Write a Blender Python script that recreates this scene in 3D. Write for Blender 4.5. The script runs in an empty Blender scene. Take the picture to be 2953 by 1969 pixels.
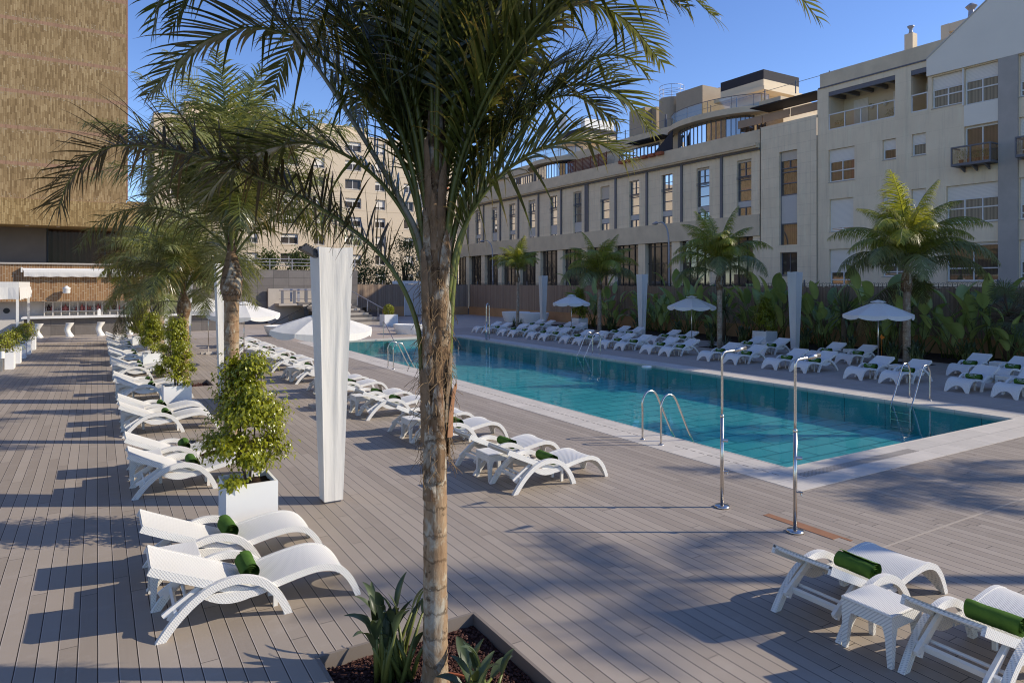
import bpy, bmesh, math, random
from mathutils import Vector, Matrix, noise
R = math.radians
scene = bpy.context.scene
COL = scene.collection
rng = random.Random(7)

# ------------------------------------------------------------------ camera survey
CF, CH, CV, CU = 1977.6, 3.2, 816.0, 1476.5            # focal length (px of the 2953 px wide photo), eye height, horizon row, centre column
TH = math.atan((CU - 280.0) / CF)
S, C = math.sin(TH), math.cos(TH)
def loc_cam(right, fwd, z=0.0):                          # metres to the right of / in front of the standpoint -> world
    return Vector((fwd * S + right * C, fwd * C - right * S, z))
def on_x(u, v, X):                                       # survey point on the vertical plane x = X  -> (y, z)
    t = (u - CU) / CF
    Y = X * (C - t * S) / (S + t * C)
    return Y, CH + (CV - v) * (X * S + Y * C) / CF
def on_y(u, v, Y):                                       # survey point on the vertical plane y = Y  -> (x, z)
    t = (u - CU) / CF
    X = Y * (S + t * C) / (C - t * S)
    return X, CH + (CV - v) * (X * S + Y * C) / CF

cam_d = bpy.data.cameras.new('camera'); cam = bpy.data.objects.new('camera', cam_d); COL.objects.link(cam)
cam.location = (0, 0, CH); cam.rotation_euler = (R(90), 0, -TH)
cam_d.sensor_width = 36; cam_d.lens = 36 * CF / 2953.0
cam_d.shift_y = -(984.5 - CV) / 2953.0
cam_d.clip_start = 0.05; cam_d.clip_end = 6000
scene.camera = cam

# ------------------------------------------------------------------ light
SUN_EL, SUN_AZ = R(30.5), math.atan2(C, -S)              # sun straight to the right of the camera
w = bpy.data.worlds.new('World'); scene.world = w; w.use_nodes = True
nt = w.node_tree; nt.nodes.clear()
sky = nt.nodes.new('ShaderNodeTexSky'); sky.sky_type = 'NISHITA'; sky.sun_disc = False
sky.sun_elevation = SUN_EL; sky.sun_rotation = SUN_AZ; sky.altitude = 300; sky.air_density = 0.9; sky.dust_density = 0.1; sky.ozone_density = 3.4
bg = nt.nodes.new('ShaderNodeBackground'); bg.inputs['Strength'].default_value = 0.15
out = nt.nodes.new('ShaderNodeOutputWorld')
hsv = nt.nodes.new('ShaderNodeHueSaturation'); hsv.inputs['Hue'].default_value = 0.512; hsv.inputs['Saturation'].default_value = 1.11; hsv.inputs['Value'].default_value = 1.34
nt.links.new(sky.outputs[0], hsv.inputs['Color']); nt.links.new(hsv.outputs[0], bg.inputs[0]); nt.links.new(bg.outputs[0], out.inputs[0])
sd = bpy.data.lights.new('sun', 'SUN'); sun = bpy.data.objects.new('sun', sd); COL.objects.link(sun)
sd.energy = 5.0; sd.angle = R(0.53); sd.color = (1.0, 0.90, 0.745)
sdir = Vector((C * math.cos(SUN_EL), -S * math.cos(SUN_EL), math.sin(SUN_EL)))
sun.rotation_euler = sdir.to_track_quat('Z', 'Y').to_euler()
scene.view_settings.view_transform = 'Standard'; scene.view_settings.look = 'None'
scene.view_settings.exposure = 0; scene.view_settings.gamma = 1
scene.render.engine = 'CYCLES'
scene.cycles.max_bounces = 8; scene.cycles.transparent_max_bounces = 16
scene.cycles.filter_width = 1.1
scene.cycles.use_denoising = True
try: scene.cycles.denoiser = 'OPENIMAGEDENOISE'
except Exception: pass

# ------------------------------------------------------------------ material helpers
class NT:
    def __init__(s, name):
        s.m = bpy.data.materials.new(name); s.m.use_nodes = True
        s.t = s.m.node_tree; s.n = s.t.nodes; s.n.clear()
        s.out = s.n.new('ShaderNodeOutputMaterial')
    def node(s, typ, **kw):
        n = s.n.new(typ)
        for k, v in kw.items():
            if k.startswith('i_'):
                key = k[2:]
                key = int(key) if key.isdigit() else key.replace('_', ' ')
                n.inputs[key].default_value = v
            else: setattr(n, k, v)
        return n
    def link(s, a, b): s.t.links.new(a, b)
    def val(s, x, sock):
        if hasattr(x, 'is_output') or hasattr(x, 'links'): s.link(x, sock)
        else: sock.default_value = x
    def math(s, op, a, b=0.0, c=None):
        n = s.n.new('ShaderNodeMath'); n.operation = op
        s.val(a, n.inputs[0]); s.val(b, n.inputs[1])
        if c is not None: s.val(c, n.inputs[2])
        return n.outputs[0]
    def mix(s, fac, a, b, blend='MIX'):
        n = s.n.new('ShaderNodeMix'); n.data_type = 'RGBA'; n.blend_type = blend
        s.val(fac, n.inputs[0])
        for x, i in ((a, 6), (b, 7)):
            if isinstance(x, (tuple, list)): n.inputs[i].default_value = (*x[:3], 1)
            else: s.link(x, n.inputs[i])
        return n.outputs[2]
    def ramp(s, fac, stops):
        n = s.n.new('ShaderNodeValToRGB'); s.link(fac, n.inputs[0])
        e = n.color_ramp.elements
        while len(e) < len(stops): e.new(0.5)
        for el, (p, c) in zip(e, stops):
            el.position = p; el.color = (*c[:3], 1) if isinstance(c, (tuple, list)) else (c, c, c, 1)
        return n.outputs[0]
    def pos(s): return s.n.new('ShaderNodeNewGeometry').outputs['Position']
    def obj(s): return s.n.new('ShaderNodeTexCoord').outputs['Object']
    def xyz(s, v):
        n = s.n.new('ShaderNodeSeparateXYZ'); s.link(v, n.inputs[0]); return n.outputs
    def vec(s, x, y, z):
        n = s.n.new('ShaderNodeCombineXYZ')
        for v, i in ((x, 0), (y, 1), (z, 2)): s.val(v, n.inputs[i])
        return n.outputs[0]
    def noise(s, vec, scale, detail=4, rough=0.6, dist=0.0):
        n = s.node('ShaderNodeTexNoise', i_Scale=scale, i_Detail=detail, i_Roughness=rough, i_Distortion=dist)
        if vec is not None: s.link(vec, n.inputs['Vector'])
        return n.outputs[0]
    def wnoise(s, x, dims='1D'):
        n = s.n.new('ShaderNodeTexWhiteNoise'); n.noise_dimensions = dims
        s.link(x, n.inputs['W' if dims == '1D' else 'Vector']); return n.outputs['Value']
    def attr(s, name):
        n = s.n.new('ShaderNodeAttribute'); n.attribute_name = name; return n.outputs['Fac']
    def bump(s, h, strength=0.3, dist=0.01):
        n = s.node('ShaderNodeBump', i_Strength=strength, i_Distance=dist); s.link(h, n.inputs['Height']); return n.outputs[0]
    def pbr(s, color, rough=0.6, metal=0.0, spec=0.5, normal=None, coat=0.0):
        b = s.n.new('ShaderNodeBsdfPrincipled')
        if isinstance(color, (tuple, list)): b.inputs['Base Color'].default_value = (*color[:3], 1)
        else: s.link(color, b.inputs['Base Color'])
        s.val(rough, b.inputs['Roughness']); b.inputs['Metallic'].default_value = metal
        b.inputs['Specular IOR Level'].default_value = spec
        if coat: b.inputs['Coat Weight'].default_value = coat
        if normal is not None: s.link(normal, b.inputs['Normal'])
        return b.outputs[0]
    def done(s, sh): s.link(sh, s.out.inputs[0]); return s.m

M = {}
def plain(key, col, rough=0.6, metal=0.0, spec=0.5, var=0.12, scale=3.0, bump=0.0):
    t = NT(key); p = t.obj()
    n = t.noise(p, scale, 5); k = 1 - var
    c = t.mix(n, tuple(x * k for x in col), tuple(min(1, x * (1 + var)) for x in col))
    nb = t.bump(t.noise(p, scale * 12, 3), bump, 0.01) if bump else None
    M[key] = t.done(t.pbr(c, rough, metal, spec, nb))

def deck_mat():
    t = NT('composite_decking'); x, y, z = t.xyz(t.pos())
    wv = t.math('MULTIPLY', t.math('SUBTRACT', t.noise(t.vec(t.math('MULTIPLY', x, 3), t.math('MULTIPLY', y, 0.8), 0.0), 1.3, 2), 0.5), 0.05)
    bx = t.math('ADD', t.math('DIVIDE', x, 0.148), wv)
    fx = t.math('FRACT', bx); idx = t.math('FLOOR', bx); r = t.wnoise(idx)
    yy = t.math('ADD', t.math('DIVIDE', y, 2.9), t.math('MULTIPLY', r, 7.0)); fy = t.math('FRACT', yy); seg = t.math('FLOOR', yy)
    r2 = t.wnoise(t.vec(idx, seg, 0.0), '3D')
    gap = t.math('LESS_THAN', fx, 0.062)
    edge = t.math('MULTIPLY', t.math('LESS_THAN', fx, 0.10), t.math('GREATER_THAN', fx, 0.062))
    end = t.math('MULTIPLY', t.math('LESS_THAN', fy, 0.003), 0.75)
    grain = t.noise(t.vec(t.math('MULTIPLY', x, 60), t.math('MULTIPLY', y, 2.0), 0.0), 1.0, 4)
    big = t.noise(t.vec(x, y, 0.0), 0.35, 4, 0.6)
    c = t.mix(r2, (0.27, 0.222, 0.175), (0.385, 0.322, 0.258))
    c = t.mix(t.math('MULTIPLY', grain, 0.3), c, (0.42, 0.355, 0.292))
    c = t.mix(t.ramp(big, [(0.35, 0.0), (0.72, 0.42)]), c, (0.30, 0.256, 0.20))
    st = t.noise(t.vec(x, t.math('MULTIPLY', y, 1.7), 4.0), 2.6, 6, 0.7)
    c = t.mix(t.ramp(st, [(0.52, 0.0), (0.75, 0.3)]), c, (0.45, 0.39, 0.335))
    c = t.mix(edge, c, t.mix(0.5, c, (0.60, 0.53, 0.47)))
    c = t.mix(t.math('MAXIMUM', gap, end), c, (0.018, 0.014, 0.013))
    h = t.math('SUBTRACT', t.math('MULTIPLY', grain, 0.06), gap)
    M['deck'] = t.done(t.pbr(c, 0.62, 0, 0.35, t.bump(h, 0.5, 0.006)))
deck_mat()

def tile_mat(key, c1, c2, tw, tl, grout=(0.12, 0.11, 0.1), g=0.012, off=0.0, axis='xy', rough=0.6, mott=2.0):
    t = NT(key); x, y, z = t.xyz(t.pos())
    a, b = {'xy': (x, y), 'xz': (x, z), 'yz': (y, z)}[axis]
    br = t.node('ShaderNodeTexBrick', offset=off, i_Scale=1.0, i_Mortar_Size=g, i_Mortar_Smooth=0.1)
    br.inputs['Brick Width'].default_value = tw; br.inputs['Row Height'].default_value = tl
    br.inputs['Color1'].default_value = (*c1, 1); br.inputs['Color2'].default_value = (*c2, 1); br.inputs['Mortar'].default_value = (*grout, 1)
    t.link(t.vec(a, b, 0.0), br.inputs['Vector'])
    n = t.noise(t.vec(a, b, 0.0), mott, 6, 0.65)
    c = t.mix(t.ramp(n, [(0.3, 0.0), (0.75, 0.45)]), br.outputs[0], tuple(v * 0.72 for v in c1))
    if axis == 'yz' and 'facade' in key:
        sk = t.noise(t.vec(t.math('MULTIPLY', a, 2.2), t.math('MULTIPLY', b, 0.16), 3.0), 1.2, 7, 0.72)
        c = t.mix(t.ramp(sk, [(0.5, 0.0), (0.78, 0.42)]), c, tuple(v * 0.52 for v in c1))
    n2 = t.noise(t.vec(t.math('MULTIPLY', a, 8), b, 0.0), mott * 0.6, 5, 0.7)
    c = t.mix(t.ramp(n2, [(0.5, 0.0), (0.8, 0.28)]), c, tuple(min(1, v * 1.35) for v in c2))
    M[key] = t.done(t.pbr(c, rough, 0, 0.4, t.bump(br.outputs['Fac'], -0.2, 0.01)))
tile_mat('coping', (0.56, 0.51, 0.44), (0.64, 0.58, 0.50), 0.9, 0.6, (0.2, 0.18, 0.155), 0.005, 0.0, rough=0.65)
tile_mat('terrace_tile', (0.44, 0.375, 0.31), (0.50, 0.43, 0.36), 1.2, 1.2, (0.12, 0.10, 0.085), 0.012, rough=0.5)
tile_mat('far_paving', (0.42, 0.345, 0.275), (0.455, 0.375, 0.305), 60.0, 0.148, (0.17, 0.155, 0.15), 0.004, rough=0.75, mott=0.6)
tile_mat('grey_wall', (0.145, 0.128, 0.115), (0.215, 0.192, 0.174), 1.2, 0.6, (0.06, 0.055, 0.05), 0.014, 0.0, 'xz', 0.5, 1.6)
tile_mat('stone_facade', (0.92, 0.74, 0.50), (0.95, 0.77, 0.53), 2.12, 0.72, (0.60, 0.46, 0.29), 0.007, 0.0, 'yz', 0.85, 0.8)
tile_mat('stone_facade_warm', (0.92, 0.74, 0.50), (0.95, 0.77, 0.53), 3.0, 1.1, (0.78, 0.61, 0.39), 0.006, 0.5, 'yz', 0.85, 0.5)
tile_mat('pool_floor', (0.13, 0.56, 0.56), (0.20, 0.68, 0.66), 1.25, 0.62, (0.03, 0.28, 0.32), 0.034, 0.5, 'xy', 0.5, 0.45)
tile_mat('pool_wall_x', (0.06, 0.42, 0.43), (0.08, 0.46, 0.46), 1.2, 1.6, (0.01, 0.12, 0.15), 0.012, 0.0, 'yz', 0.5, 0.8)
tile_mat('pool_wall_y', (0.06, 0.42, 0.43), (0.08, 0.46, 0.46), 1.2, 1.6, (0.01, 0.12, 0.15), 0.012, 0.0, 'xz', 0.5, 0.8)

def brick_mat(key, cols, bw, bl, mortar, bands=None, g=0.1):
    """bricks standing on end: columns bw wide, bricks bl tall, on a wall in the xz plane"""
    t = NT(key); x, y, z = t.xyz(t.pos())
    cx = t.math('DIVIDE', t.math('ADD', x, t.math('MULTIPLY', y, 1.0)), bw); ix = t.math('FLOOR', cx); fx = t.math('FRACT', cx)
    r = t.wnoise(ix); cz = t.math('ADD', t.math('DIVIDE', z, bl), t.math('MULTIPLY', r, 5.0)); iz = t.math('FLOOR', cz); fz = t.math('FRACT', cz)
    rr = t.wnoise(t.vec(ix, iz, 0.0), '3D')
    c = t.ramp(rr, [(i / (len(cols) - 1), cc) for i, cc in enumerate(cols)])
    big = t.noise(t.vec(x, z, 0.0), 0.5, 4); c = t.mix(t.ramp(big, [(0.35, 0), (0.7, 0.35)]), c, cols[0])
    mo = t.math('MAXIMUM', t.math('LESS_THAN', fx, g), t.math('LESS_THAN', fz, 0.05))
    if bands:
        z0, per = bands
        q = t.math('FRACT', t.math('DIVIDE', t.math('SUBTRACT', z, z0), per))
        nearb = t.math('ADD', q, t.math('MULTIPLY', t.math('SUBTRACT', rr, 0.5), 0.22))
        edge = t.math('MAXIMUM', t.math('LESS_THAN', nearb, 0.15), t.math('GREATER_THAN', nearb, 0.93))
        mo2 = t.math('MAXIMUM', t.math('LESS_THAN', fx, 0.24), t.math('LESS_THAN', fz, 0.12))
        c = t.mix(t.math('MULTIPLY', t.math('MULTIPLY', mo2, edge), 0.8), c, (0.46, 0.37, 0.25))
        c = t.mix(t.math('MULTIPLY', mo, 0.55), c, mortar)
        band = t.math('LESS_THAN', q, 0.095)
        bcol = t.mix(t.wnoise(ix), (0.26, 0.15, 0.09), (0.34, 0.20, 0.122))
        c = t.mix(band, c, bcol)
    else:
        c = t.mix(mo, c, mortar)
    M[key] = t.done(t.pbr(c, 0.75, 0, 0.3, t.bump(t.math('ADD', rr, t.math('MULTIPLY', mo, -1.0)), 0.35, 0.02)))
brick_mat('tower_brick', [(0.19, 0.122, 0.053), (0.28, 0.188, 0.086), (0.325, 0.222, 0.106), (0.42, 0.302, 0.155)], 0.085, 0.42, (0.15, 0.09, 0.04), (8.25, 2.225), 0.2)
brick_mat('fascia_brick', [(0.23, 0.145, 0.054), (0.32, 0.21, 0.084), (0.37, 0.25, 0.105), (0.47, 0.335, 0.155)], 0.085, 0.40, (0.14, 0.09, 0.035), None, 0.14)
brick_mat('bar_brick', [(0.22, 0.115, 0.05), (0.28, 0.15, 0.066), (0.33, 0.19, 0.085), (0.30, 0.168, 0.075)], 0.13, 0.55, (0.47, 0.37, 0.25), None, 0.14)

def wicker_mat():
    t = NT('white_wicker_resin'); x, y, z = t.xyz(t.obj())
    k = 2 * math.pi / 0.024
    sx = t.math('SINE', t.math('MULTIPLY', x, k)); sy = t.math('SINE', t.math('MULTIPLY', t.math('ADD', y, z), k * 0.72))
    h = t.math('MULTIPLY', sx, sy)
    hole = t.ramp(h, [(0.10, 0.0), (0.75, 1.0)])
    n = t.noise(t.obj(), 3.0, 4)
    c = t.mix(n, (0.74, 0.715, 0.655), (0.80, 0.775, 0.715))
    c = t.mix(t.math('MULTIPLY', hole, 0.6), c, (0.38, 0.375, 0.37))
    M['wicker'] = t.done(t.pbr(c, 0.42, 0, 0.4, t.bump(h, 0.35, 0.004)))
wicker_mat()
plain('white_plastic', (0.78, 0.755, 0.70), 0.4, 0, 0.45, 0.04, 2)
plain('white_render', (0.78, 0.77, 0.74), 0.75, 0, 0.3, 0.05, 1.5)
plain('warm_white', (0.88, 0.80, 0.66), 0.8, 0, 0.3, 0.06, 0.6)
plain('dark_soil', (0.045, 0.028, 0.018), 0.95, 0, 0.1, 0.5, 30, 0.6)
plain('steel', (0.62, 0.58, 0.53), 0.24, 1.0, 0.5, 0.05, 6)
plain('dark_metal', (0.055, 0.055, 0.062), 0.45, 0.3, 0.5, 0.1, 4)
plain('grey_metal', (0.15, 0.15, 0.165), 0.5, 0.2, 0.5, 0.1, 4)
plain('lamp_grey', (0.33, 0.33, 0.36), 0.45, 0.3, 0.5, 0.1, 4)
plain('black_frame', (0.02, 0.02, 0.022), 0.4, 0, 0.5, 0.1, 4)
plain('dark_curtain', (0.12, 0.07, 0.045), 0.8, 0, 0.2, 0.1, 0.5)
plain('concrete', (0.46, 0.41, 0.35), 0.85, 0, 0.3, 0.2, 1.2, 0.15)
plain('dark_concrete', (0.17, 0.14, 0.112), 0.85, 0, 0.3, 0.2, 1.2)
plain('parapet_concrete', (0.70, 0.565, 0.385), 0.9, 0, 0.2, 0.25, 0.9, 0.1)
plain('cream_render', (0.74, 0.61, 0.43), 0.85, 0, 0.25, 0.07, 0.7)
plain('grey_render', (0.42, 0.36, 0.29), 0.9, 0, 0.2, 0.15, 1.5, 0.2)
plain('roof_brown', (0.40, 0.32, 0.23), 0.9, 0, 0.2, 0.12, 1.5, 0.2)
plain('shutter_grey', (0.58, 0.54, 0.49), 0.6, 0, 0.4, 0.05, 2)
plain('pit_trim', (0.215, 0.18, 0.15), 0.7, 0, 0.3, 0.12, 3)
plain('asphalt', (0.055, 0.054, 0.053), 0.9, 0, 0.3, 0.25, 2, 0.2)
plain('ochre_wall', (0.46, 0.255, 0.12), 0.85, 0, 0.25, 0.28, 1.2, 0.1)
plain('terracotta', (0.36, 0.11, 0.05), 0.8, 0, 0.3, 0.12, 4)
plain('rust_wood', (0.19, 0.065, 0.035), 0.7, 0, 0.3, 0.2, 4)
plain('rust_plank', (0.30, 0.145, 0.07), 0.6, 0, 0.4, 0.25, 6)
plain('bed_soil', (0.06, 0.042, 0.03), 0.95, 0, 0.1, 0.5, 5, 0.6)
plain('joint_cream', (0.42, 0.36, 0.29), 0.7, 0, 0.3, 0.1, 4)
plain('bottle_dark', (0.03, 0.012, 0.012), 0.15, 0, 0.5, 0.1, 4)
plain('bottle_pink', (0.33, 0.10, 0.09), 0.3, 0, 0.5, 0.15, 4)
plain('bottle_clear', (0.34, 0.32, 0.29), 0.2, 0, 0.5, 0.15, 4)
plain('awning_dark', (0.045, 0.043, 0.05), 0.8, 0, 0.2, 0.1, 3)
plain('awning_pink', (0.37, 0.27, 0.19), 0.85, 0, 0.2, 0.1, 3)
plain('bark_brown', (0.12, 0.085, 0.055), 0.9, 0, 0.2, 0.35, 14, 0.5)
plain('green_bin', (0.02, 0.07, 0.035), 0.5, 0, 0.4, 0.1, 3)
plain('curtain_cream', (0.50, 0.44, 0.34), 0.9, 0, 0.2, 0.1, 12)
plain('orange_bloom', (0.75, 0.22, 0.02), 0.6, 0, 0.3, 0.1, 12)

def fabric_mat():
    t = NT('white_fabric'); x, y, z = t.xyz(t.obj())
    n = t.noise(t.vec(t.math('MULTIPLY', x, 5), t.math('MULTIPLY', y, 5), t.math('MULTIPLY', z, 0.5)), 1.6, 4)
    c = t.mix(n, (0.74, 0.715, 0.66), (0.80, 0.775, 0.72))
    d = t.n.new('ShaderNodeBsdfTranslucent'); d.inputs[0].default_value = (0.8, 0.78, 0.74, 1)
    ms = t.node('ShaderNodeMixShader', i_0=0.14)
    t.link(t.pbr(c, 0.9, 0, 0.15, t.bump(n, 0.35, 0.03)), ms.inputs[1]); t.link(d.outputs[0], ms.inputs[2])
    M['fabric'] = t.done(ms.outputs[0])
fabric_mat()

def shutter_mat(key, col):
    t = NT(key); x, y, z = t.xyz(t.pos())
    f = t.math('FRACT', t.math('DIVIDE', z, 0.075)); l = t.math('LESS_THAN', f, 0.2)
    c = t.mix(t.math('MULTIPLY', l, 0.45), col, tuple(v * 0.5 for v in col))
    M[key] = t.done(t.pbr(c, 0.6, 0, 0.4))
shutter_mat('white_shutter', (0.86, 0.78, 0.66)); shutter_mat('beige_shutter', (0.62, 0.53, 0.42))

def glass_mat(key, tint, refl=0.5, curtain=False, kf=0.7):
    t = NT(key); x, y, z = t.xyz(t.pos())
    col = tint
    if curtain:
        f = t.math('SINE', t.math('MULTIPLY', t.math('ADD', y, t.math('MULTIPLY', t.noise(t.vec(y, 0.0, 0.0), 2.0), 0.5)), 34))
        col = t.mix(t.math('MULTIPLY_ADD', f, 0.5, 0.5), tuple(v * 0.6 for v in tint), tint)
    d = t.pbr(col, 0.6, 0, 0.3)
    gl = t.node('ShaderNodeBsdfGlossy', i_Roughness=0.02); gl.inputs[0].default_value = (0.95, 0.95, 0.97, 1)
    lw = t.node('ShaderNodeLayerWeight', i_Blend=0.35)
    fac = t.math('MULTIPLY_ADD', lw.outputs['Fresnel'], kf, refl * 0.35)
    fac = t.math('MINIMUM', fac, 0.9)
    ms = t.n.new('ShaderNodeMixShader'); t.link(fac, ms.inputs[0]); t.link(d, ms.inputs[1]); t.link(gl.outputs[0], ms.inputs[2])
    M[key] = t.done(ms.outputs[0])
glass_mat('dark_glass', (0.045, 0.035, 0.028), 0.05, False, 0.10)
glass_mat('window_glass', (0.10, 0.08, 0.055), 0.75, False, .5)
glass_mat('curtain_glass', (0.34, 0.29, 0.20), 0.1, True, .15)
glass_mat('amber_glass', (0.10, 0.07, 0.04), 0.35, True, .3)

def clear_glass():
    t = NT('balcony_glass')
    tr = t.n.new('ShaderNodeBsdfTransparent'); tr.inputs[0].default_value = (0.72, 0.76, 0.74, 1)
    gl = t.node('ShaderNodeBsdfGlossy', i_Roughness=0.03)
    ms = t.node('ShaderNodeMixShader', i_0=0.16); t.link(tr.outputs[0], ms.inputs[1]); t.link(gl.outputs[0], ms.inputs[2])
    M['clear_glass'] = t.done(ms.outputs[0])
clear_glass()
def thin_glass():
    t = NT('terrace_glass')
    tr = t.n.new('ShaderNodeBsdfTransparent'); tr.inputs[0].default_value = (0.8, 0.8, 0.8, 1)
    gl = t.node('ShaderNodeBsdfGlossy', i_Roughness=0.03)
    ms = t.node('ShaderNodeMixShader', i_0=0.012); t.link(tr.outputs[0], ms.inputs[1]); t.link(gl.outputs[0], ms.inputs[2])
    M['terrace_glass'] = t.done(ms.outputs[0])
thin_glass()

def water_mat():
    t = NT('pool_water'); p = t.pos(); x, y, z = t.xyz(p)
    n = t.noise(t.vec(t.math('MULTIPLY', x, 1.0), t.math('MULTIPLY', y, 1.0), 0.0), 2.2, 3, 0.5, 0.3)
    n2 = t.noise(t.vec(x, y, 0.0), 0.45, 2)
    nb = t.bump(t.math('ADD', n, t.math('MULTIPLY', n2, 2.0)), 0.075, 0.05)
    tr = t.n.new('ShaderNodeBsdfTransparent'); tr.inputs[0].default_value = (0.76, 0.975, 0.965, 1)
    gl = t.node('ShaderNodeBsdfGlossy', i_Roughness=0.015); t.link(nb, gl.inputs['Normal'])
    fr = t.node('ShaderNodeFresnel', i_IOR=1.33); t.link(nb, fr.inputs['Normal'])
    fac = t.math('MULTIPLY', fr.outputs[0], 0.6)
    ms = t.n.new('ShaderNodeMixShader'); t.link(fac, ms.inputs[0]); t.link(tr.outputs[0], ms.inputs[1]); t.link(gl.outputs[0], ms.inputs[2])
    M['water'] = t.done(ms.outputs[0])
water_mat()

def leaf_mat(key, dark, light, tipc, rough=0.38, trans=0.25, tipk=1.0, spec=0.5):
    t = NT(key); r = t.attr('rnd'); tip = t.attr('tip')
    c = t.mix(r, dark, light)
    old = t.math('MULTIPLY', t.math('POWER', tip, 3.0), t.math('GREATER_THAN', r, 0.45))
    c = t.mix(t.math('MULTIPLY', old, tipk), c, tipc)
    n = t.noise(t.obj(), 1.7, 3); c = t.mix(t.ramp(n, [(0.35, 0.0), (0.75, 0.4)]), c, tuple(v * 0.5 for v in dark))
    d = t.n.new('ShaderNodeBsdfTranslucent'); t.link(t.mix(0.5, c, (light[0] * 2.2, light[1] * 2.0, light[2] * 0.8)), d.inputs[0])
    ms = t.node('ShaderNodeMixShader', i_0=trans); t.link(t.pbr(c, rough, 0, spec), ms.inputs[1]); t.link(d.outputs[0], ms.inputs[2])
    M[key] = t.done(ms.outputs[0])
leaf_mat('palm_leaf', (0.036, 0.050, 0.012), (0.135, 0.155, 0.036), (0.30, 0.16, 0.035), 0.28, 0.3, 1.0, 0.65)
leaf_mat('old_palm_leaf', (0.05, 0.042, 0.014), (0.10, 0.075, 0.022), (0.20, 0.09, 0.03), 0.45, 0.18)
leaf_mat('fresh_palm_leaf', (0.16, 0.19, 0.025), (0.42, 0.44, 0.07), (0.26, 0.17, 0.04), 0.4, 0.3)
leaf_mat('silver_palm_leaf', (0.10, 0.125, 0.04), (0.32, 0.345, 0.14), (0.22, 0.16, 0.06), 0.42, 0.25)
leaf_mat('ficus_leaf', (0.14, 0.165, 0.012), (0.36, 0.37, 0.028), (0.30, 0.24, 0.04), 0.28, 0.28, 0.3, 0.6)
leaf_mat('broad_leaf', (0.15, 0.22, 0.075), (0.42, 0.50, 0.15), (0.16, 0.11, 0.05), 0.4, 0.2, 0.6)
leaf_mat('strelitzia_leaf', (0.04, 0.062, 0.028), (0.11, 0.145, 0.065), (0.12, 0.10, 0.04), 0.42, 0.15, 0.3)
leaf_mat('spiky_leaf', (0.06, 0.085, 0.042), (0.17, 0.21, 0.095), (0.14, 0.10, 0.05), 0.45, 0.12)
leaf_mat('tree_leaf', (0.035, 0.06, 0.014), (0.11, 0.15, 0.03), (0.1, 0.1, 0.03), 0.5, 0.25)
leaf_mat('dry_leaf', (0.16, 0.10, 0.045), (0.30, 0.20, 0.09), (0.34, 0.22, 0.1), 0.7, 0.2)

def towel_mat():
    t = NT('green_terry'); n = t.noise(t.obj(), 320, 2); n2 = t.noise(t.obj(), 9, 3)
    c = t.mix(n2, (0.04, 0.10, 0.017), (0.10, 0.19, 0.036))
    M['towel'] = t.done(t.pbr(c, 0.95, 0, 0.1, t.bump(n, 0.5, 0.004)))
towel_mat()

def trunk_mat(key, a, b, cwhite, rings=0.16):
    t = NT(key); x, y, z = t.xyz(t.obj())
    n = t.noise(t.vec(t.math('MULTIPLY', x, 9), t.math('MULTIPLY', y, 9), t.math('MULTIPLY', z, 1.6)), 1.6, 7, 0.7)
    n2 = t.noise(t.vec(x, y, t.math('MULTIPLY', z, 0.5)), 6.0, 6, 0.75, 0.4)
    c = t.mix(t.ramp(n, [(0.3, 0), (0.7, 1)]), a, b)
    c = t.mix(t.ramp(n2, [(0.52, 0), (0.64, 0.85)]), c, cwhite)
    n3 = t.noise(t.vec(x, y, z), 9.0, 4, 0.7)
    c = t.mix(t.ramp(n3, [(0.58, 0), (0.66, 0.8)]), c, tuple(v * 0.28 for v in a))
    n4 = t.noise(t.vec(x, y, t.math('MULTIPLY', z, 0.7)), 3.2, 5, 0.7, 0.8)
    c = t.mix(t.ramp(n4, [(0.57, 0), (0.66, 0.6)]), c, (0.21, 0.105, 0.055))
    c = t.mix(t.ramp(n4, [(0.36, 0.8), (0.47, 0.0)]), c, (0.44, 0.41, 0.33))
    fz = t.math('FRACT', t.math('DIVIDE', t.math('ADD', z, t.math('MULTIPLY', n2, 0.22)), rings)); ring = t.math('LESS_THAN', fz, 0.09)
    c = t.mix(t.math('MULTIPLY', ring, 0.5), c, tuple(v * 0.35 for v in a))
    M[key] = t.done(t.pbr(c, 0.85, 0, 0.2, t.bump(t.math('SUBTRACT', n, ring), 0.6, 0.02)))
trunk_mat('palm_trunk', (0.20, 0.115, 0.058), (0.40, 0.28, 0.165), (0.50, 0.45, 0.33), 0.21)
trunk_mat('palm_trunk_fibre', (0.085, 0.045, 0.022), (0.27, 0.175, 0.095), (0.60, 0.54, 0.42), 0.34)
trunk_mat('palm_trunk_far', (0.26, 0.18, 0.12), (0.44, 0.34, 0.24), (0.54, 0.48, 0.37), 0.17)
plain('palm_fibre', (0.22, 0.145, 0.075), 0.9, 0, 0.2, 0.45, 8)
plain('petiole', (0.125, 0.14, 0.032), 0.42, 0, 0.4, 0.25, 3)
plain('grey_petiole', (0.20, 0.19, 0.14), 0.5, 0, 0.4, 0.25, 5)
trunk_mat('petiole_bark', (0.15, 0.085, 0.045), (0.34, 0.26, 0.165), (0.52, 0.48, 0.37), 0.5)
plain('boot', (0.23, 0.15, 0.085), 0.8, 0, 0.3, 0.6, 9, 0.5)

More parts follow.
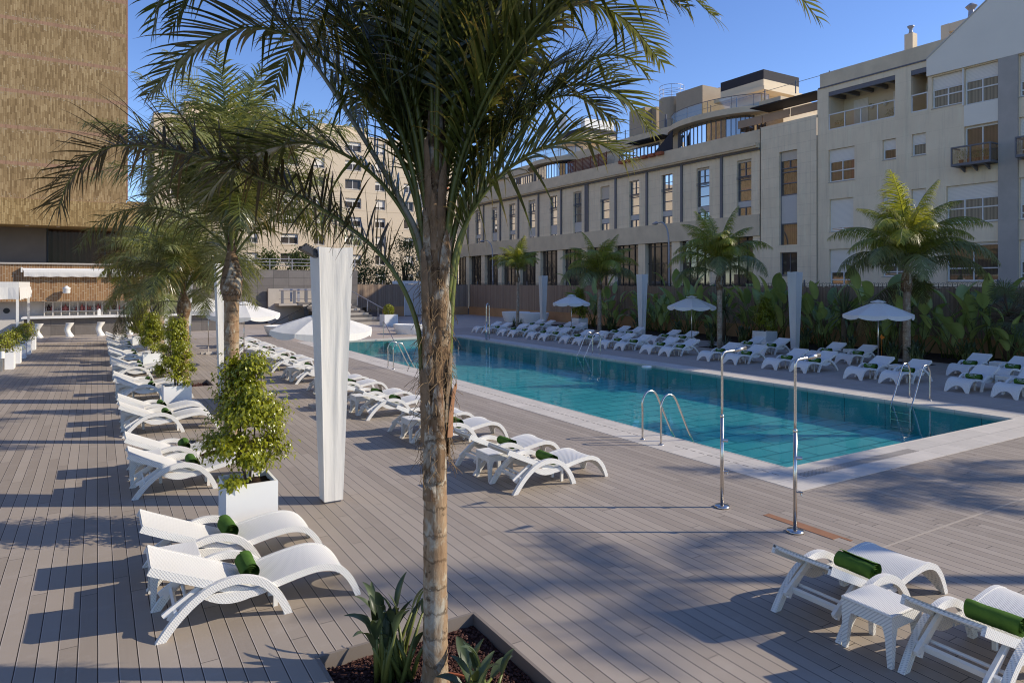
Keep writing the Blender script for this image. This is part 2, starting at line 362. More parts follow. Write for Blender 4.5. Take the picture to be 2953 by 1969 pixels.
def reed_mat():
    t = NT('reed_screen'); x, y, z = t.xyz(t.pos())
    q = t.math('ADD', y, x)
    i = t.math('FLOOR', t.math('DIVIDE', q, 0.03)); r = t.wnoise(i)
    n = t.noise(t.vec(t.math('MULTIPLY', q, 6), t.math('MULTIPLY', q, 6), z), 1.0, 5, 0.7)
    c = t.mix(r, (0.22, 0.155, 0.105), (0.40, 0.30, 0.215)); c = t.mix(t.ramp(n, [(0.35, 0), (0.7, 0.7)]), c, (0.25, 0.17, 0.12))
    M['reed'] = t.done(t.pbr(c, 0.9, 0, 0.15, t.bump(r, 0.5, 0.02)))
reed_mat()

def gravel_mat():
    t = NT('volcanic_gravel'); r = t.attr('rnd'); n = t.noise(t.obj(), 60, 4)
    c = t.mix(r, (0.045, 0.018, 0.014), (0.16, 0.085, 0.068)); c = t.mix(t.math('MULTIPLY', n, 0.5), c, (0.03, 0.014, 0.012))
    M['gravel'] = t.done(t.pbr(c, 0.95, 0, 0.1, t.bump(n, 0.6, 0.01)))
gravel_mat()

def flagged_facade():   # lit apartment block behind
    t = NT('apartment_render'); p = t.pos(); x, y, z = t.xyz(p)
    n = t.noise(p, 0.4, 5); c = t.mix(n, (0.66, 0.535, 0.385), (0.74, 0.61, 0.445))
    f = t.math('LESS_THAN', t.math('FRACT', t.math('DIVIDE', z, 2.9)), 0.03); c = t.mix(f, c, (0.5, 0.4, 0.28))
    M['apartment'] = t.done(t.pbr(c, 0.85, 0, 0.2))
flagged_facade()

# ------------------------------------------------------------------ mesh helpers
class MB:
    def __init__(s): s.v = []; s.f = []; s.r = []; s.t = []
    def add(s, vs, fs, rnd=0.0, tips=None):
        o = len(s.v); s.v.extend([tuple(p) for p in vs]); s.f.extend([tuple(i + o for i in q) for q in fs])
        s.r.extend([rnd] * len(vs)); s.t.extend(tips if tips is not None else [0.0] * len(vs)); return s
    def box(s, x0, x1, y0, y1, z0, z1, rnd=0.0):
        vs = [(x, y, z) for z in (z0, z1) for y in (y0, y1) for x in (x0, x1)]
        return s.add(vs, [(0, 2, 3, 1), (4, 5, 7, 6), (0, 1, 5, 4), (2, 6, 7, 3), (0, 4, 6, 2), (1, 3, 7, 5)], rnd)
    def tube(s, path, r, n=8, cap=True, rnd=0.0):
        pts = [Vector(p) for p in path]; rs = r if isinstance(r, (list, tuple)) else [r] * len(pts)
        vs = []; prev = None
        for i, p in enumerate(pts):
            d = (pts[min(i + 1, len(pts) - 1)] - pts[max(i - 1, 0)]).normalized()
            if prev is None: a = d.orthogonal().normalized()
            else:
                a = prev - d * prev.dot(d); a = a.normalized() if a.length > 1e-6 else d.orthogonal().normalized()
            prev = a; b = d.cross(a)
            for k in range(n):
                an = 2 * math.pi * k / n; vs.append(p + (a * math.cos(an) + b * math.sin(an)) * rs[i])
        fs = []
        for i in range(len(pts) - 1):
            for k in range(n):
                k2 = (k + 1) % n; fs.append((i * n + k, i * n + k2, (i + 1) * n + k2, (i + 1) * n + k))
        if cap: fs.append(tuple(range(n - 1, -1, -1))); fs.append(tuple((len(pts) - 1) * n + k for k in range(n)))
        return s.add(vs, fs, rnd)
    def lathe(s, prof, n=24, cx=0.0, cy=0.0, jit=None, cap=True, rnd=0.0):
        vs = []; fs = []
        for i, (r, z) in enumerate(prof):
            for k in range(n):
                a = 2 * math.pi * k / n; rr = r * (jit(a, z) if jit else 1.0)
                vs.append((cx + rr * math.cos(a), cy + rr * math.sin(a), z))
        for i in range(len(prof) - 1):
            for k in range(n):
                k2 = (k + 1) % n; fs.append((i * n + k, i * n + k2, (i + 1) * n + k2, (i + 1) * n + k))
        if cap: fs.append(tuple(range(n - 1, -1, -1))); fs.append(tuple((len(prof) - 1) * n + k for k in range(n)))
        return s.add(vs, fs, rnd)
    def grid(s, P, rnd=0.0):                     # P[i][j] points
        m = len(P[0]); vs = [p for row in P for p in row]
        fs = [(i * m + j, i * m + j + 1, (i + 1) * m + j + 1, (i + 1) * m + j) for i in range(len(P) - 1) for j in range(m - 1)]
        return s.add(vs, fs, rnd)
    def prism(s, poly, y0, y1):                  # poly in xz, extruded along y
        n = len(poly); vs = [(x, y0, z) for x, z in poly] + [(x, y1, z) for x, z in poly]
        fs = [tuple(range(n)), tuple(range(2 * n - 1, n - 1, -1))] + [(i, i + n, (i + 1) % n + n, (i + 1) % n) for i in range(n)]
        return s.add(vs, fs)
    def prism_yz(s, poly, x0, x1):
        n = len(poly); vs = [(x0, y, z) for y, z in poly] + [(x1, y, z) for y, z in poly]
        fs = [tuple(range(n)), tuple(range(2 * n - 1, n - 1, -1))] + [(i, i + n, (i + 1) % n + n, (i + 1) % n) for i in range(n)]
        return s.add(vs, fs)
    def mesh(s, name, mat, smooth=False, attrs=False, recalc=True):
        me = bpy.data.meshes.new(name); me.from_pydata(s.v, [], s.f)
        if recalc:
            bm = bmesh.new(); bm.from_mesh(me); bmesh.ops.recalc_face_normals(bm, faces=bm.faces); bm.to_mesh(me); bm.free()
        if smooth:
            me.polygons.foreach_set('use_smooth', [True] * len(me.polygons))
        if attrs:
            for nm, data in (('rnd', s.r), ('tip', s.t)):
                a = me.attributes.new(nm, 'FLOAT', 'POINT'); a.data.foreach_set('value', data)
        me.materials.append(M[mat] if isinstance(mat, str) else mat)
        return me

def link(name, me, parent=None, loc=(0, 0, 0), rz=0.0):
    o = bpy.data.objects.new(name, me); COL.objects.link(o); o.parent = parent; o.location = loc; o.rotation_euler = (0, 0, rz); return o
def part(name, mb, mat, parent=None, smooth=False, attrs=False, bevel=0.0, label=None, recalc=True):
    o = link(name, mb.mesh(name, mat, smooth, attrs, recalc), parent)
    if bevel:
        b = o.modifiers.new('bevel', 'BEVEL'); b.width = bevel; b.segments = 2; b.limit_method = 'ANGLE'
    if label: o['label'] = label
    return o
def tag(o, label, cat, group=None):
    o['label'] = label; o['category'] = cat
    if group: o['group'] = group
    return o
def thing(name, label, cat, loc=(0, 0, 0), rz=0.0, group=None):
    o = bpy.data.objects.new(name, None); o.empty_display_size = 0.2; COL.objects.link(o); o.location = loc; o.rotation_euler = (0, 0, rz)
    return tag(o, label, cat, group)
def struct(name, mb, mat, **k):
    o = part(name, mb, mat, **k); o['kind'] = 'structure'; return o
KIDS = {}
def kids(o): return [c for c in o.children]
def copy_tree(o, parent=None):
    c = o.copy(); COL.objects.link(c); c.parent = parent
    for ch in list(o.children): copy_tree(ch, c)
    return c
ORD = 'zeroth first second third fourth fifth sixth seventh eighth ninth tenth eleventh twelfth thirteenth fourteenth fifteenth sixteenth seventeenth eighteenth nineteenth twentieth'.split() + ['twenty-' + q for q in 'first second third fourth fifth sixth seventh eighth ninth'.split()]
def rects(x0, x1, y0, y1, holes, z, mb=None):
    mb = mb or MB()
    xs = sorted({x0, x1, *[max(x0, min(x1, h[i])) for h in holes for i in (0, 1)]}); ys = sorted({y0, y1, *[max(y0, min(y1, h[i])) for h in holes for i in (2, 3)]})
    for i in range(len(xs) - 1):
        for j in range(len(ys) - 1):
            mx, my = (xs[i] + xs[i + 1]) / 2, (ys[j] + ys[j + 1]) / 2
            if any(h[0] < mx < h[1] and h[2] < my < h[3] for h in holes): continue
            mb.add([(xs[i], ys[j], z), (xs[i + 1], ys[j], z), (xs[i + 1], ys[j + 1], z), (xs[i], ys[j + 1], z)], [(0, 1, 2, 3)])
    return mb
def spline(pts, n):
    P = [Vector(p) for p in pts]; P = [P[0] * 2 - P[1]] + P + [P[-1] * 2 - P[-2]]
    res = []; segs = len(P) - 3
    for i in range(n):
        u = i / (n - 1) * segs; k = min(int(u), segs - 1); t = u - k
        a, b, c, d = P[k:k + 4]
        res.append(0.5 * ((2 * b) + (c - a) * t + (2 * a - 5 * b + 4 * c - d) * t * t + (3 * b - a - 3 * c + d) * t ** 3))
    return res

# ------------------------------------------------------------------ ground, deck, pool
PX0, PX1, PY0, PY1 = 10.2, 18.5, 7.67, 37.2
PITS = [(2.37, 5.13), (2.37, 14.55), (2.37, 23.95), (2.37, 33.3)]
FPITS = [(26.5, 23.8), (27.3, 15.1), (26.5, 42.9)]
holes_p = [(x - .745, x + .745, y - .745, y + .745) for x, y in PITS]
pool_hole = (PX0, PX1, PY0, PY1)
struct('ground', rects(-1500, 1500, -1500, 1500, [pool_hole], -0.16), 'asphalt', recalc=False)
CW = 0.95
struct('pool_deck', rects(-14, 34, -8, 43.6, holes_p + [(PX0 - CW, 34, PY0 - CW, 43.6)], 0.0), 'deck', recalc=False)
struct('far_pool_deck', rects(PX0 - CW, 29.0, PY0 - CW, 43.6, [(PX0 - CW, PX1 + CW, PY0 - CW, PY1 + .6)], -0.002), 'far_paving', recalc=False)
struct('terrace', rects(-14, 32.55, 43.6, 62.0, [], 0.0), 'terrace_tile', recalc=False)
# coping with drain slots and ladder notches
cop = rects(PX0 - CW, PX1 + CW, PY0 - CW, PY1 + .6, [pool_hole], 0.006)
for (a, b, cc, d) in [(PX0 - CW, PX0 - CW + .01, PY0 - CW, PY1 + .6), (PX0 - CW, PX1 + CW, PY0 - CW, PY0 - CW + .01)]:
    cop.box(a, b, cc, d, -0.05, 0.0055)
cp = struct('pool_coping', cop, 'coping', recalc=False)
gr = MB()
for k in range(100):                                        # drain slots of the overflow channel
    y = PY0 - .2 + k * .205
    if abs(y - 10.3) > .45: gr.box(PX0 - .50, PX0 - .485, y, y + .13, 0.0065, 0.0085)
for k in range(62):
    x = PX0 - .2 + k * .055
    gr.box(x, x + .016, PY0 - .52, PY0 - .30, 0.0065, 0.0085)
struct('coping_drain_slots', gr, 'dark_concrete')
D = 0.80; WL = -0.055
fl = MB(); fl.add([(PX0, PY0, -D), (PX1, PY0, -D), (PX1, PY1, -D), (PX0, PY1, -D)], [(0, 1, 2, 3)])
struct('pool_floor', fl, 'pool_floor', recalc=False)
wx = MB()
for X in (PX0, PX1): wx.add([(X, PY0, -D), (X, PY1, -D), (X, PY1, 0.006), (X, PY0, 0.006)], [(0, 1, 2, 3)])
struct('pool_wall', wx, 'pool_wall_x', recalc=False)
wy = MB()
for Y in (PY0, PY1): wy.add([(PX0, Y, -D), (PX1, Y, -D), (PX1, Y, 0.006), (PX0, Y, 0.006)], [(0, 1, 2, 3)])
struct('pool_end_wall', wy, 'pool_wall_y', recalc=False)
lip = MB()                                                   # pale stone lip above the water line
e = .03
for (a, b, cc, d) in [(PX0, PX0 + e, PY0, PY1), (PX1 - e, PX1, PY0, PY1), (PX0 + e, PX1 - e, PY0, PY0 + e), (PX0 + e, PX1 - e, PY1 - e, PY1)]:
    lip.box(a, b, cc, d, -0.10, 0.0105)
struct('pool_lip', lip, 'coping')
wm = MB(); wm.add([(PX0 + e, PY0 + e, WL), (PX1 - e, PY0 + e, WL), (PX1 - e, PY1 - e, WL), (PX0 + e, PY1 - e, WL)], [(0, 1, 2, 3)])
struct('water', wm, 'water', recalc=False)
st = MB()
for k in range(4): st.box(14.2, 18.0, PY1 - .33 * (k + 1), PY1 - .33 * k - .002, -.79, -.17 * (k + 1))
struct('pool_steps', st, 'pool_floor')
# planting pits in the deck
def pebbles(mb, x0, x1, y0, y1, z, n, rmin, rmax, rg):
    ico = [(0, 0, 1), (.9, 0, .3), (.28, .85, .3), (-.72, .53, .3), (-.72, -.53, .3), (.28, -.85, .3), (0, 0, -.8)]
    fc = [(0, 1, 2), (0, 2, 3), (0, 3, 4), (0, 4, 5), (0, 5, 1), (6, 2, 1), (6, 3, 2), (6, 4, 3), (6, 5, 4), (6, 1, 5)]
    for _ in range(n):
        x, y = rg.uniform(x0, x1), rg.uniform(y0, y1); r = rg.uniform(rmin, rmax); a = rg.uniform(0, 6.28); sx, sy, sz = (rg.uniform(.6, 1.2) for _ in range(3))
        ca, sa = math.cos(a), math.sin(a)
        mb.add([(x + r * (p[0] * sx * ca - p[1] * sy * sa), y + r * (p[0] * sx * sa + p[1] * sy * ca), z + r * p[2] * sz) for p in ico], fc, rg.random())
for i, (x, y) in enumerate(PITS):
    h = .745; ed = MB(); tk = .03
    ed.box(x - h - tk, x - h, y - h - tk, y + h + tk, -.155, .004); ed.box(x + h, x + h + tk, y - h - tk, y + h + tk, -.155, .004)
    ed.box(x - h, x + h, y - h - tk, y - h, -.155, .004); ed.box(x - h, x + h, y + h, y + h + tk, -.155, .004)
    struct('deck_pit_edge', ed, 'pit_trim')
    g_ = MB(); n = 14
    g_.grid([[(x - h + 2 * h * a / n, y - h + 2 * h * b / n, -.12 + .02 * noise.noise((a * .6, b * .6, i))) for a in range(n + 1)] for b in range(n + 1)], .3)
    if i == 0: pebbles(g_, x - h + .02, x + h - .02, y - h + .02, y + h - .02, -.108, 3800, .010, .021, rng)
    else: pebbles(g_, x - h + .04, x + h - .04, y - h + .04, y + h - .04, -.10, 260, .02, .04, rng)
    o = part('gravel', g_, 'gravel', attrs=True, recalc=False); o['kind'] = 'stuff'
for x, y in FPITS:
    g_ = MB(); g_.box(x - .75, x + .75, y - .75, y + .75, -.1, .004); struct('far_planting_pit', g_, 'bed_soil')
j_ = MB(); j_.box(7.6, 33.0, 4.77, 4.795, -.01, .003); struct('deck_joint_strip', j_, 'joint_cream')
pk = MB(); pk.box(7.86, 7.99, 5.25, 6.3, -.01, .004); pk.box(7.99, 8.04, 5.1, 5.9, -.01, .004)
tag(part('rusty_deck_plank', pk, 'rust_plank'), 'rust brown stained deck plank behind the nearer shower post', 'plank')
# planting bed and street
bed = MB(); bed.box(29.0, 32.5, -6, 43.6, -.1, .02); struct('planting_bed', bed, 'bed_soil')
stt = MB(); stt.box(33.0, 41.9, -30, 110, -.2, -.12); struct('street', stt, 'asphalt')

# ------------------------------------------------------------------ sun loungers (local x: back foot 0 -> foot end 1.89, y: 0 -> 0.74)
LW = 0.74
def lounger_proto():
    t = thing('sun_lounger', 'proto', 'sun lounger')
    prof = spline([(.74, 0, .285), (.86, 0, .29), (1.0, 0, .318), (1.15, 0, .35), (1.32, 0, .378), (1.46, 0, .388), (1.58, 0, .37), (1.68, 0, .325), (1.76, 0, .245), (1.82, 0, .15), (1.862, 0, .05), (1.875, 0, 0.0)], 40)
    L = [0.0]
    for a, b in zip(prof, prof[1:]): L.append(L[-1] + (b - a).length)
    tot = L[-1]
    def at(s):
        s = max(0, min(tot, s))
        for i in range(len(L) - 1):
            if L[i + 1] >= s: k = (s - L[i]) / max(1e-6, L[i + 1] - L[i]); p = prof[i].lerp(prof[i + 1], k); d = (prof[i + 1] - prof[i]).normalized(); return p, d
        return prof[-1], (prof[-1] - prof[-2]).normalized()
    y0, y1 = .058, LW - .058; nw, ns = 16, 34
    top, bot = [], []
    for i in range(ns + 1):
        ra, rb = [], []
        for j in range(nw + 1):
            q = j / nw * 2 - 1; cut = .215 * max(0.0, 1 - abs(q / .80) ** 2.2); s_ = (tot - cut) * i / ns
            p, d = at(s_); n = Vector((-d.z, 0, d.x))
            if n.z < 0 and d.z > -.5: n = -n
            n = Vector((-d.z, 0, d.x)); y = y0 + (y1 - y0) * j / nw
            dip = -.012 * (1 - q * q)
            a = p + n * dip; ra.append((a.x, y, a.z)); b = p + n * (dip - .022); rb.append((b.x, y, b.z))
        top.append(ra); bot.append(rb)
    s = MB(); s.grid(top); s.grid(bot)
    for j0 in (0,):                                           # close the arch edge at the feet
        s.grid([top[-1], bot[-1]]); s.grid([top[0], bot[0]])
    part('seat', s, 'wicker', t, smooth=True)
    for ys in (y0 - .02, y1 - .02):                           # side rails following the seat down to the feet
        rl = MB(); P = []
        for i in range(ns + 1):
            p, d = at(tot * i / ns); n = Vector((-d.z, 0, d.x)); th = .068 - .012 * (i / ns)
            a, b = p + n * .004, p - n * th
            if i == ns: a.z = b.z = 0.0
            P.append([(a.x, ys, a.z), (a.x, ys + .04, a.z), (b.x, ys + .04, max(0, b.z)), (b.x, ys, max(0, b.z)), (a.x, ys, a.z)])
        rl.grid(P); rl.add(P[0][:4], [(0, 1, 2, 3)]); rl.add(P[-1][:4], [(0, 1, 2, 3)])
        part('side_rail', rl, 'wicker', t)
    # backrest
    bp = spline([(.835, 0, .285), (.62, 0, .375), (.34, 0, .50), (.12, 0, .598), (-.035, 0, .672)], 16)
    b = MB(); T, Bm = [], []
    for i, p in enumerate(bp):
        d = (bp[min(i + 1, 15)] - bp[max(i - 1, 0)]).normalized(); n = Vector((d.z, 0, -d.x)); n = n if n.z > 0 else -n
        T.append([(p.x + n.x * (-.012 * (1 - (k / 5 - 1) ** 2)), .062 + (LW - .124) * k / 10, p.z + n.z * (-.012 * (1 - (k / 5 - 1) ** 2))) for k in range(11)])
        Bm.append([(q[0] - n.x * .022, q[1], q[2] - n.z * .022) for q in T[-1]])
    b.grid(T); b.grid(Bm); b.grid([T[-1], Bm[-1]]); b.grid([T[0], Bm[0]])
    for ys in (.058, LW - .058 - .03):
        P = []
        for i, p in enumerate(bp):
            d = (bp[min(i + 1, 15)] - bp[max(i - 1, 0)]).normalized(); n = Vector((d.z, 0, -d.x)); n = n if n.z > 0 else -n
            a, c = p + n * .003, p - n * .075
            P.append([(a.x, ys, a.z), (a.x, ys + .03, a.z), (c.x, ys + .03, c.z), (c.x, ys, c.z), (a.x, ys, a.z)])
        b.grid(P); b.add(P[0][:4], [(0, 1, 2, 3)]); b.add(P[-1][:4], [(0, 1, 2, 3)])
    p = bp[-1]; b.add([(p.x, .058, p.z + .002), (p.x, LW - .058, p.z + .002), (p.x + .025, LW - .058, p.z - .055), (p.x + .025, .058, p.z - .055)], [(0, 1, 2, 3)])
    part('backrest', b, 'wicker', t)
    # arched armrests
    ap = spline([(-.005, 0, 0.0), (.055, 0, .085), (.15, 0, .20), (.30, 0, .335), (.47, 0, .425), (.65, 0, .458), (.82, 0, .43), (.96, 0, .355), (1.08, 0, .22), (1.15, 0, .09), (1.185, 0, 0.0)], 34)
    for ys in (0.0, LW - .056):
        am = MB(); P = []
        for i, p in enumerate(ap):
            d = (ap[min(i + 1, 33)] - ap[max(i - 1, 0)]).normalized(); n = Vector((d.z, 0, -d.x)); th = .072
            c = p + n * th
            if i in (0, 33): c = Vector((p.x + (.085 if i == 0 else -.085), 0, 0.0))
            P.append([(p.x, ys, p.z), (p.x, ys + .056, p.z), (c.x, ys + .056, c.z), (c.x, ys, c.z), (p.x, ys, p.z)])
        am.grid(P); am.add(P[0][:4], [(0, 1, 2, 3)]); am.add(P[-1][:4], [(0, 1, 2, 3)])
        part('armrest', am, 'wicker', t)
    for ys in (.034, LW - .06):                               # side skirts inside the arches
        sk = MB()
        up = [(.34 + .66 * k / 12, .35 - .07 * math.sin(k / 12 * math.pi * .5)) for k in range(13)]
        dn = [(.34 + .66 * k / 12, .345 - .115 * math.sin(math.pi * (k / 12) ** .85) - .055 * k / 12) for k in range(13)]
        sk.prism([(x, z) for x, z in up] + [(x, min(z, u[1] - .004)) for (x, z), u in list(zip(dn, up))[::-1]], ys, ys + .026)
        part('side_skirt', sk, 'wicker', t)
    for ys in (.10, LW - .13):                                # notched stays, rod and cross plate under the back
        sf = MB(); sf.prism([(.40, .43), (.44, .40), (.16, .185), (.13, .135), (.095, .15), (.105, .185), (.07, .17), (.05, .205), (.09, .235)], ys, ys + .032)
        part('support_stay', sf, 'white_plastic', t)
    cb = MB(); cb.tube([(.27, .06, .235), (.27, LW - .06, .235)], .017, 8); cb.prism([(.17, .175), (.20, .185), (.17, .245), (.145, .23)], .05, LW - .05)
    part('cross_bar', cb, 'white_plastic', t)
    for ys in (.22, LW - .26):
        cl = MB(); cl.box(1.05, 1.09, ys, ys + .035, 0, .30); part('centre_leg', cl, 'white_plastic', t)
    return t
LOUNGER = lounger_proto()
used = {'l': False, 't': False}
def lounger(x, y, flip, label, group):
    o = LOUNGER if not used['l'] else copy_tree(LOUNGER); used['l'] = True
    o.location = (x, y, 0) if not flip else (x, y + LW, 0)
    o.rotation_euler = (0, 0, (math.pi if flip else 0.0) + R(rng.uniform(-1.3, 1.3)))
    return tag(o, label, 'sun lounger', group)

# rolled towels
def towel_mesh(seed, turns=4.2):
    rg = random.Random(seed); mb = MB(); n = 84; hl = .205; m = 18
    P = []
    for i in range(n + 1):
        u = i / n; a = u * turns * 2 * math.pi; r = .012 + .080 * u
        row = []
        for j in range(m + 1):
            y = -hl + 2 * hl * j / m
            k = 1 + .085 * noise.noise((math.cos(a) * 1.5, y * 7, seed + math.sin(a))) + .03 * noise.noise((a * 2, y * 22, seed)) + .012 * rg.uniform(-1, 1)
            yy = y * (1 + .025 * math.sin(u * 17 + seed)) 
            row.append((r * k * math.cos(a) * 1.05, yy, r * k * math.sin(a) * .93))
        P.append(row)
    mb.grid(P)
    me = mb.mesh('rolled_towel', 'towel', True, recalc=False)
    return me
TOWELS = [towel_mesh(k) for k in range(4)]
def lettering_mesh():
    cu = bpy.data.curves.new('lettering', 'FONT'); cu.body = 'MELIÁ'; cu.size = .075; cu.align_x = 'CENTER'; cu.align_y = 'CENTER'; cu.space_character = 1.12
    o = bpy.data.objects.new('lettering', cu); COL.objects.link(o); dg = bpy.context.evaluated_depsgraph_get()
    me0 = bpy.data.meshes.new_from_object(o.evaluated_get(dg)); COL.objects.unlink(o); bpy.data.objects.remove(o)
    bm = bmesh.new(); bm.from_mesh(me0)
    bmesh.ops.subdivide_edges(bm, edges=[e_ for e_ in bm.edges if e_.calc_length() > .02], cuts=2)
    for q in ((-.10, -.055), (-.07, .036)): pass
    vs = [bm.verts.new(p) for p in ((-.075, -.052, 0), (.075, -.052, 0), (.075, -.059, 0), (-.075, -.059, 0))]; bm.faces.new(vs)
    r = .0945                                                  # wrapped on the towel, reading from the foot end
    for v in bm.verts:
        a = R(142) - v.co.y / r; v.co = Vector((r * 1.055 * math.cos(a), -v.co.x, r * .955 * math.sin(a)))
    me = bpy.data.meshes.new('lettering'); bm.to_mesh(me); bm.free(); me.materials.append(M['white_render']); return me
LETTER = lettering_mesh()
def towel(x, y, flip, label, group, text=False, yaw=0.0):
    lx, ly = .835, LW / 2 + rng.uniform(-.02, .02); k = -1 if flip else 1
    lx += rng.uniform(-.015, .02)
    px = x + k * lx; py = y + (LW - ly if flip else ly)
    o = link('rolled_towel', TOWELS[rng.randrange(4)], None, (px, py, .392), (R(rng.uniform(-3, 3)) + yaw))
    tag(o, label, 'towel', group)
    o.rotation_euler.y = R(rng.uniform(-60, 60)) if not text else 0
    if text: link('lettering', LETTER, o)
    return o
# side tables
def table_proto():
    t = thing('side_table', 'proto', 'side table'); a = .46; h = .45
    tp = MB(); tp.box(0, a, 0, a, h - .03, h); part('table_top', tp, 'wicker', t, bevel=.012)
    ap_ = MB()
    for (x0, x1, y0, y1) in ((.006, a - .006, .006, .028), (.006, a - .006, a - .028, a - .006), (.006, .028, .028, a - .028), (a - .028, a - .006, .028, a - .028)):
        ap_.box(x0, x1, y0, y1, h - .125, h - .03)
    part('apron', ap_, 'wicker', t)
    for sx in (0, 1):
        for sy in (0, 1):
            lg = MB(); X = .007 + sx * (a - .014); Y = .007 + sy * (a - .014); dx = 1 - 2 * sx; dy = 1 - 2 * sy
            tw, bw = .085, .04; f = []
            for z, q in ((h - .12, tw), (h - .20, .062), (0, bw)):
                f.append([(X, Y, z), (X + dx * q, Y, z), (X + dx * q, Y + dy * q, z), (X, Y + dy * q, z), (X, Y, z)])
            lg.grid(f); lg.add(f[-1][:4], [(0, 1, 2, 3)]); part('leg', lg, 'wicker', t)
    return t
TABLE = table_proto()
def table(x, y, label, group):
    o = TABLE if not used['t'] else copy_tree(TABLE); used['t'] = True
    o.location = (x, y, 0); return tag(o, label, 'side table', group)

# left row, beside the planters
GL = 'sun loungers in the left row'
n = 0; pairs = 0
for k in range(8):
    y = 6.82 + 4.72 * k; pairs += 1; x = .443 - .003 * k
    for dy in (0, 1.23):
        n += 1; who = f'{ORD[n]} from the camera'
        lounger(x, y + dy, False, f'white wicker sun lounger, {who} in the left row by the planters', GL)
        towel(x, y + dy, False, f'rolled green towel on the {ORD[n]} lounger from the camera in the left row', 'rolled towels in the left row')
    table(x + .0, y + .755, f'white wicker side table in the {ORD[pairs]} lounger pair of the left row', 'side tables in the left row')
# middle row, along the near pool edge
MID = [3.69 - 1.24, 3.69, 8.83, 10.08, 12.08, 13.32, 15.4, 16.65, 18.72, 19.96, 22.05, 23.32, 25.5, 26.78, 29.05, 30.3, 32.4, 33.65, 35.8, 37.05]
for i, y in enumerate(MID):
    x = 5.64 if i < 2 else 5.37 - .002 * (y - 9)
    if i < 2:
        lab = ('white wicker sun lounger cut by the lower right picture edge', 'white wicker sun lounger with back to camera, left of the lower right table')[i]
        tl = ('rolled green towel on the lounger cut by the right picture edge', 'rolled green towel on the lounger left of the lower right table')[i]; gr_, gt = 'loungers at the lower right', 'towels at the lower right'
    else:
        lab = f'white wicker sun lounger, {ORD[i - 1]} from the camera in the middle row along the pool'
        tl = f'rolled green towel on the {ORD[i - 1]} lounger of the middle row'; gr_, gt = 'sun loungers in the middle row', 'rolled towels in the middle row'
    lounger(x, y, False, lab, gr_); towel(x, y, False, tl, gt)
    if i % 2 == 0:
        if i == 0: table(x - .02, y + .77, 'white wicker side table between the two loungers at lower right', 'side tables of the middle row')
        else: table(x, y + .755, f'white wicker side table in the {ORD[i // 2]} lounger pair of the middle row', 'side tables of the middle row')
# far side, feet towards the pool
F1 = [7.62, 8.86, 10.13, 12.06, 13.28, 15.35, 16.51, 18.41, 19.70, 21.90, 23.15, 24.98, 26.12, 28.17, 29.39, 31.38, 32.57, 34.51, 35.74, 37.62, 38.86]
F1 = F1[1:]
F2 = [10.72, 12.0, 16.1, 17.45, 20.15, 21.42, 25.55, 26.78, 29.55, 30.75, 34.8, 36.0, 38.2, 39.4]
for row, ys, x0, sl, nm in (('front', F1, 21.72, -.0235, 'far front row'), ('back', F2, 25.62, -.026, 'far back row')):
    for i, y in enumerate(ys):
        xt = x0 + sl * y + rng.uniform(-.05, .05); xh = xt + 1.88
        where = 'front row across the pool' if row == 'front' else 'back row across the pool'
        lounger(xh, y - .05, True, f'white wicker sun lounger, {ORD[i + 1]} from the right in the {where}', 'sun loungers in the ' + nm)
        towel(xh, y - .05, True, f'rolled green towel with white lettering on the {ORD[i + 1]} lounger, {where}', 'rolled towels in the ' + nm, text=True)
ft = 0
for row, ys, x0, sl in (('front', F1, 21.72, -.0235), ('back', F2, 25.62, -.026)):
    ft = 0
    for a, b in zip(ys, ys[1:]):
        if 1.0 < b - a < 1.38:
            if ft and a == last_b: continue
            ft += 1; last_b = b
            table(x0 + sl * a + 1.40, a + .70 + (b - a - .74 - .46) / 2, f'white wicker side table, {ORD[ft]} from the right in the {row} row across the pool', 'side tables across the pool')

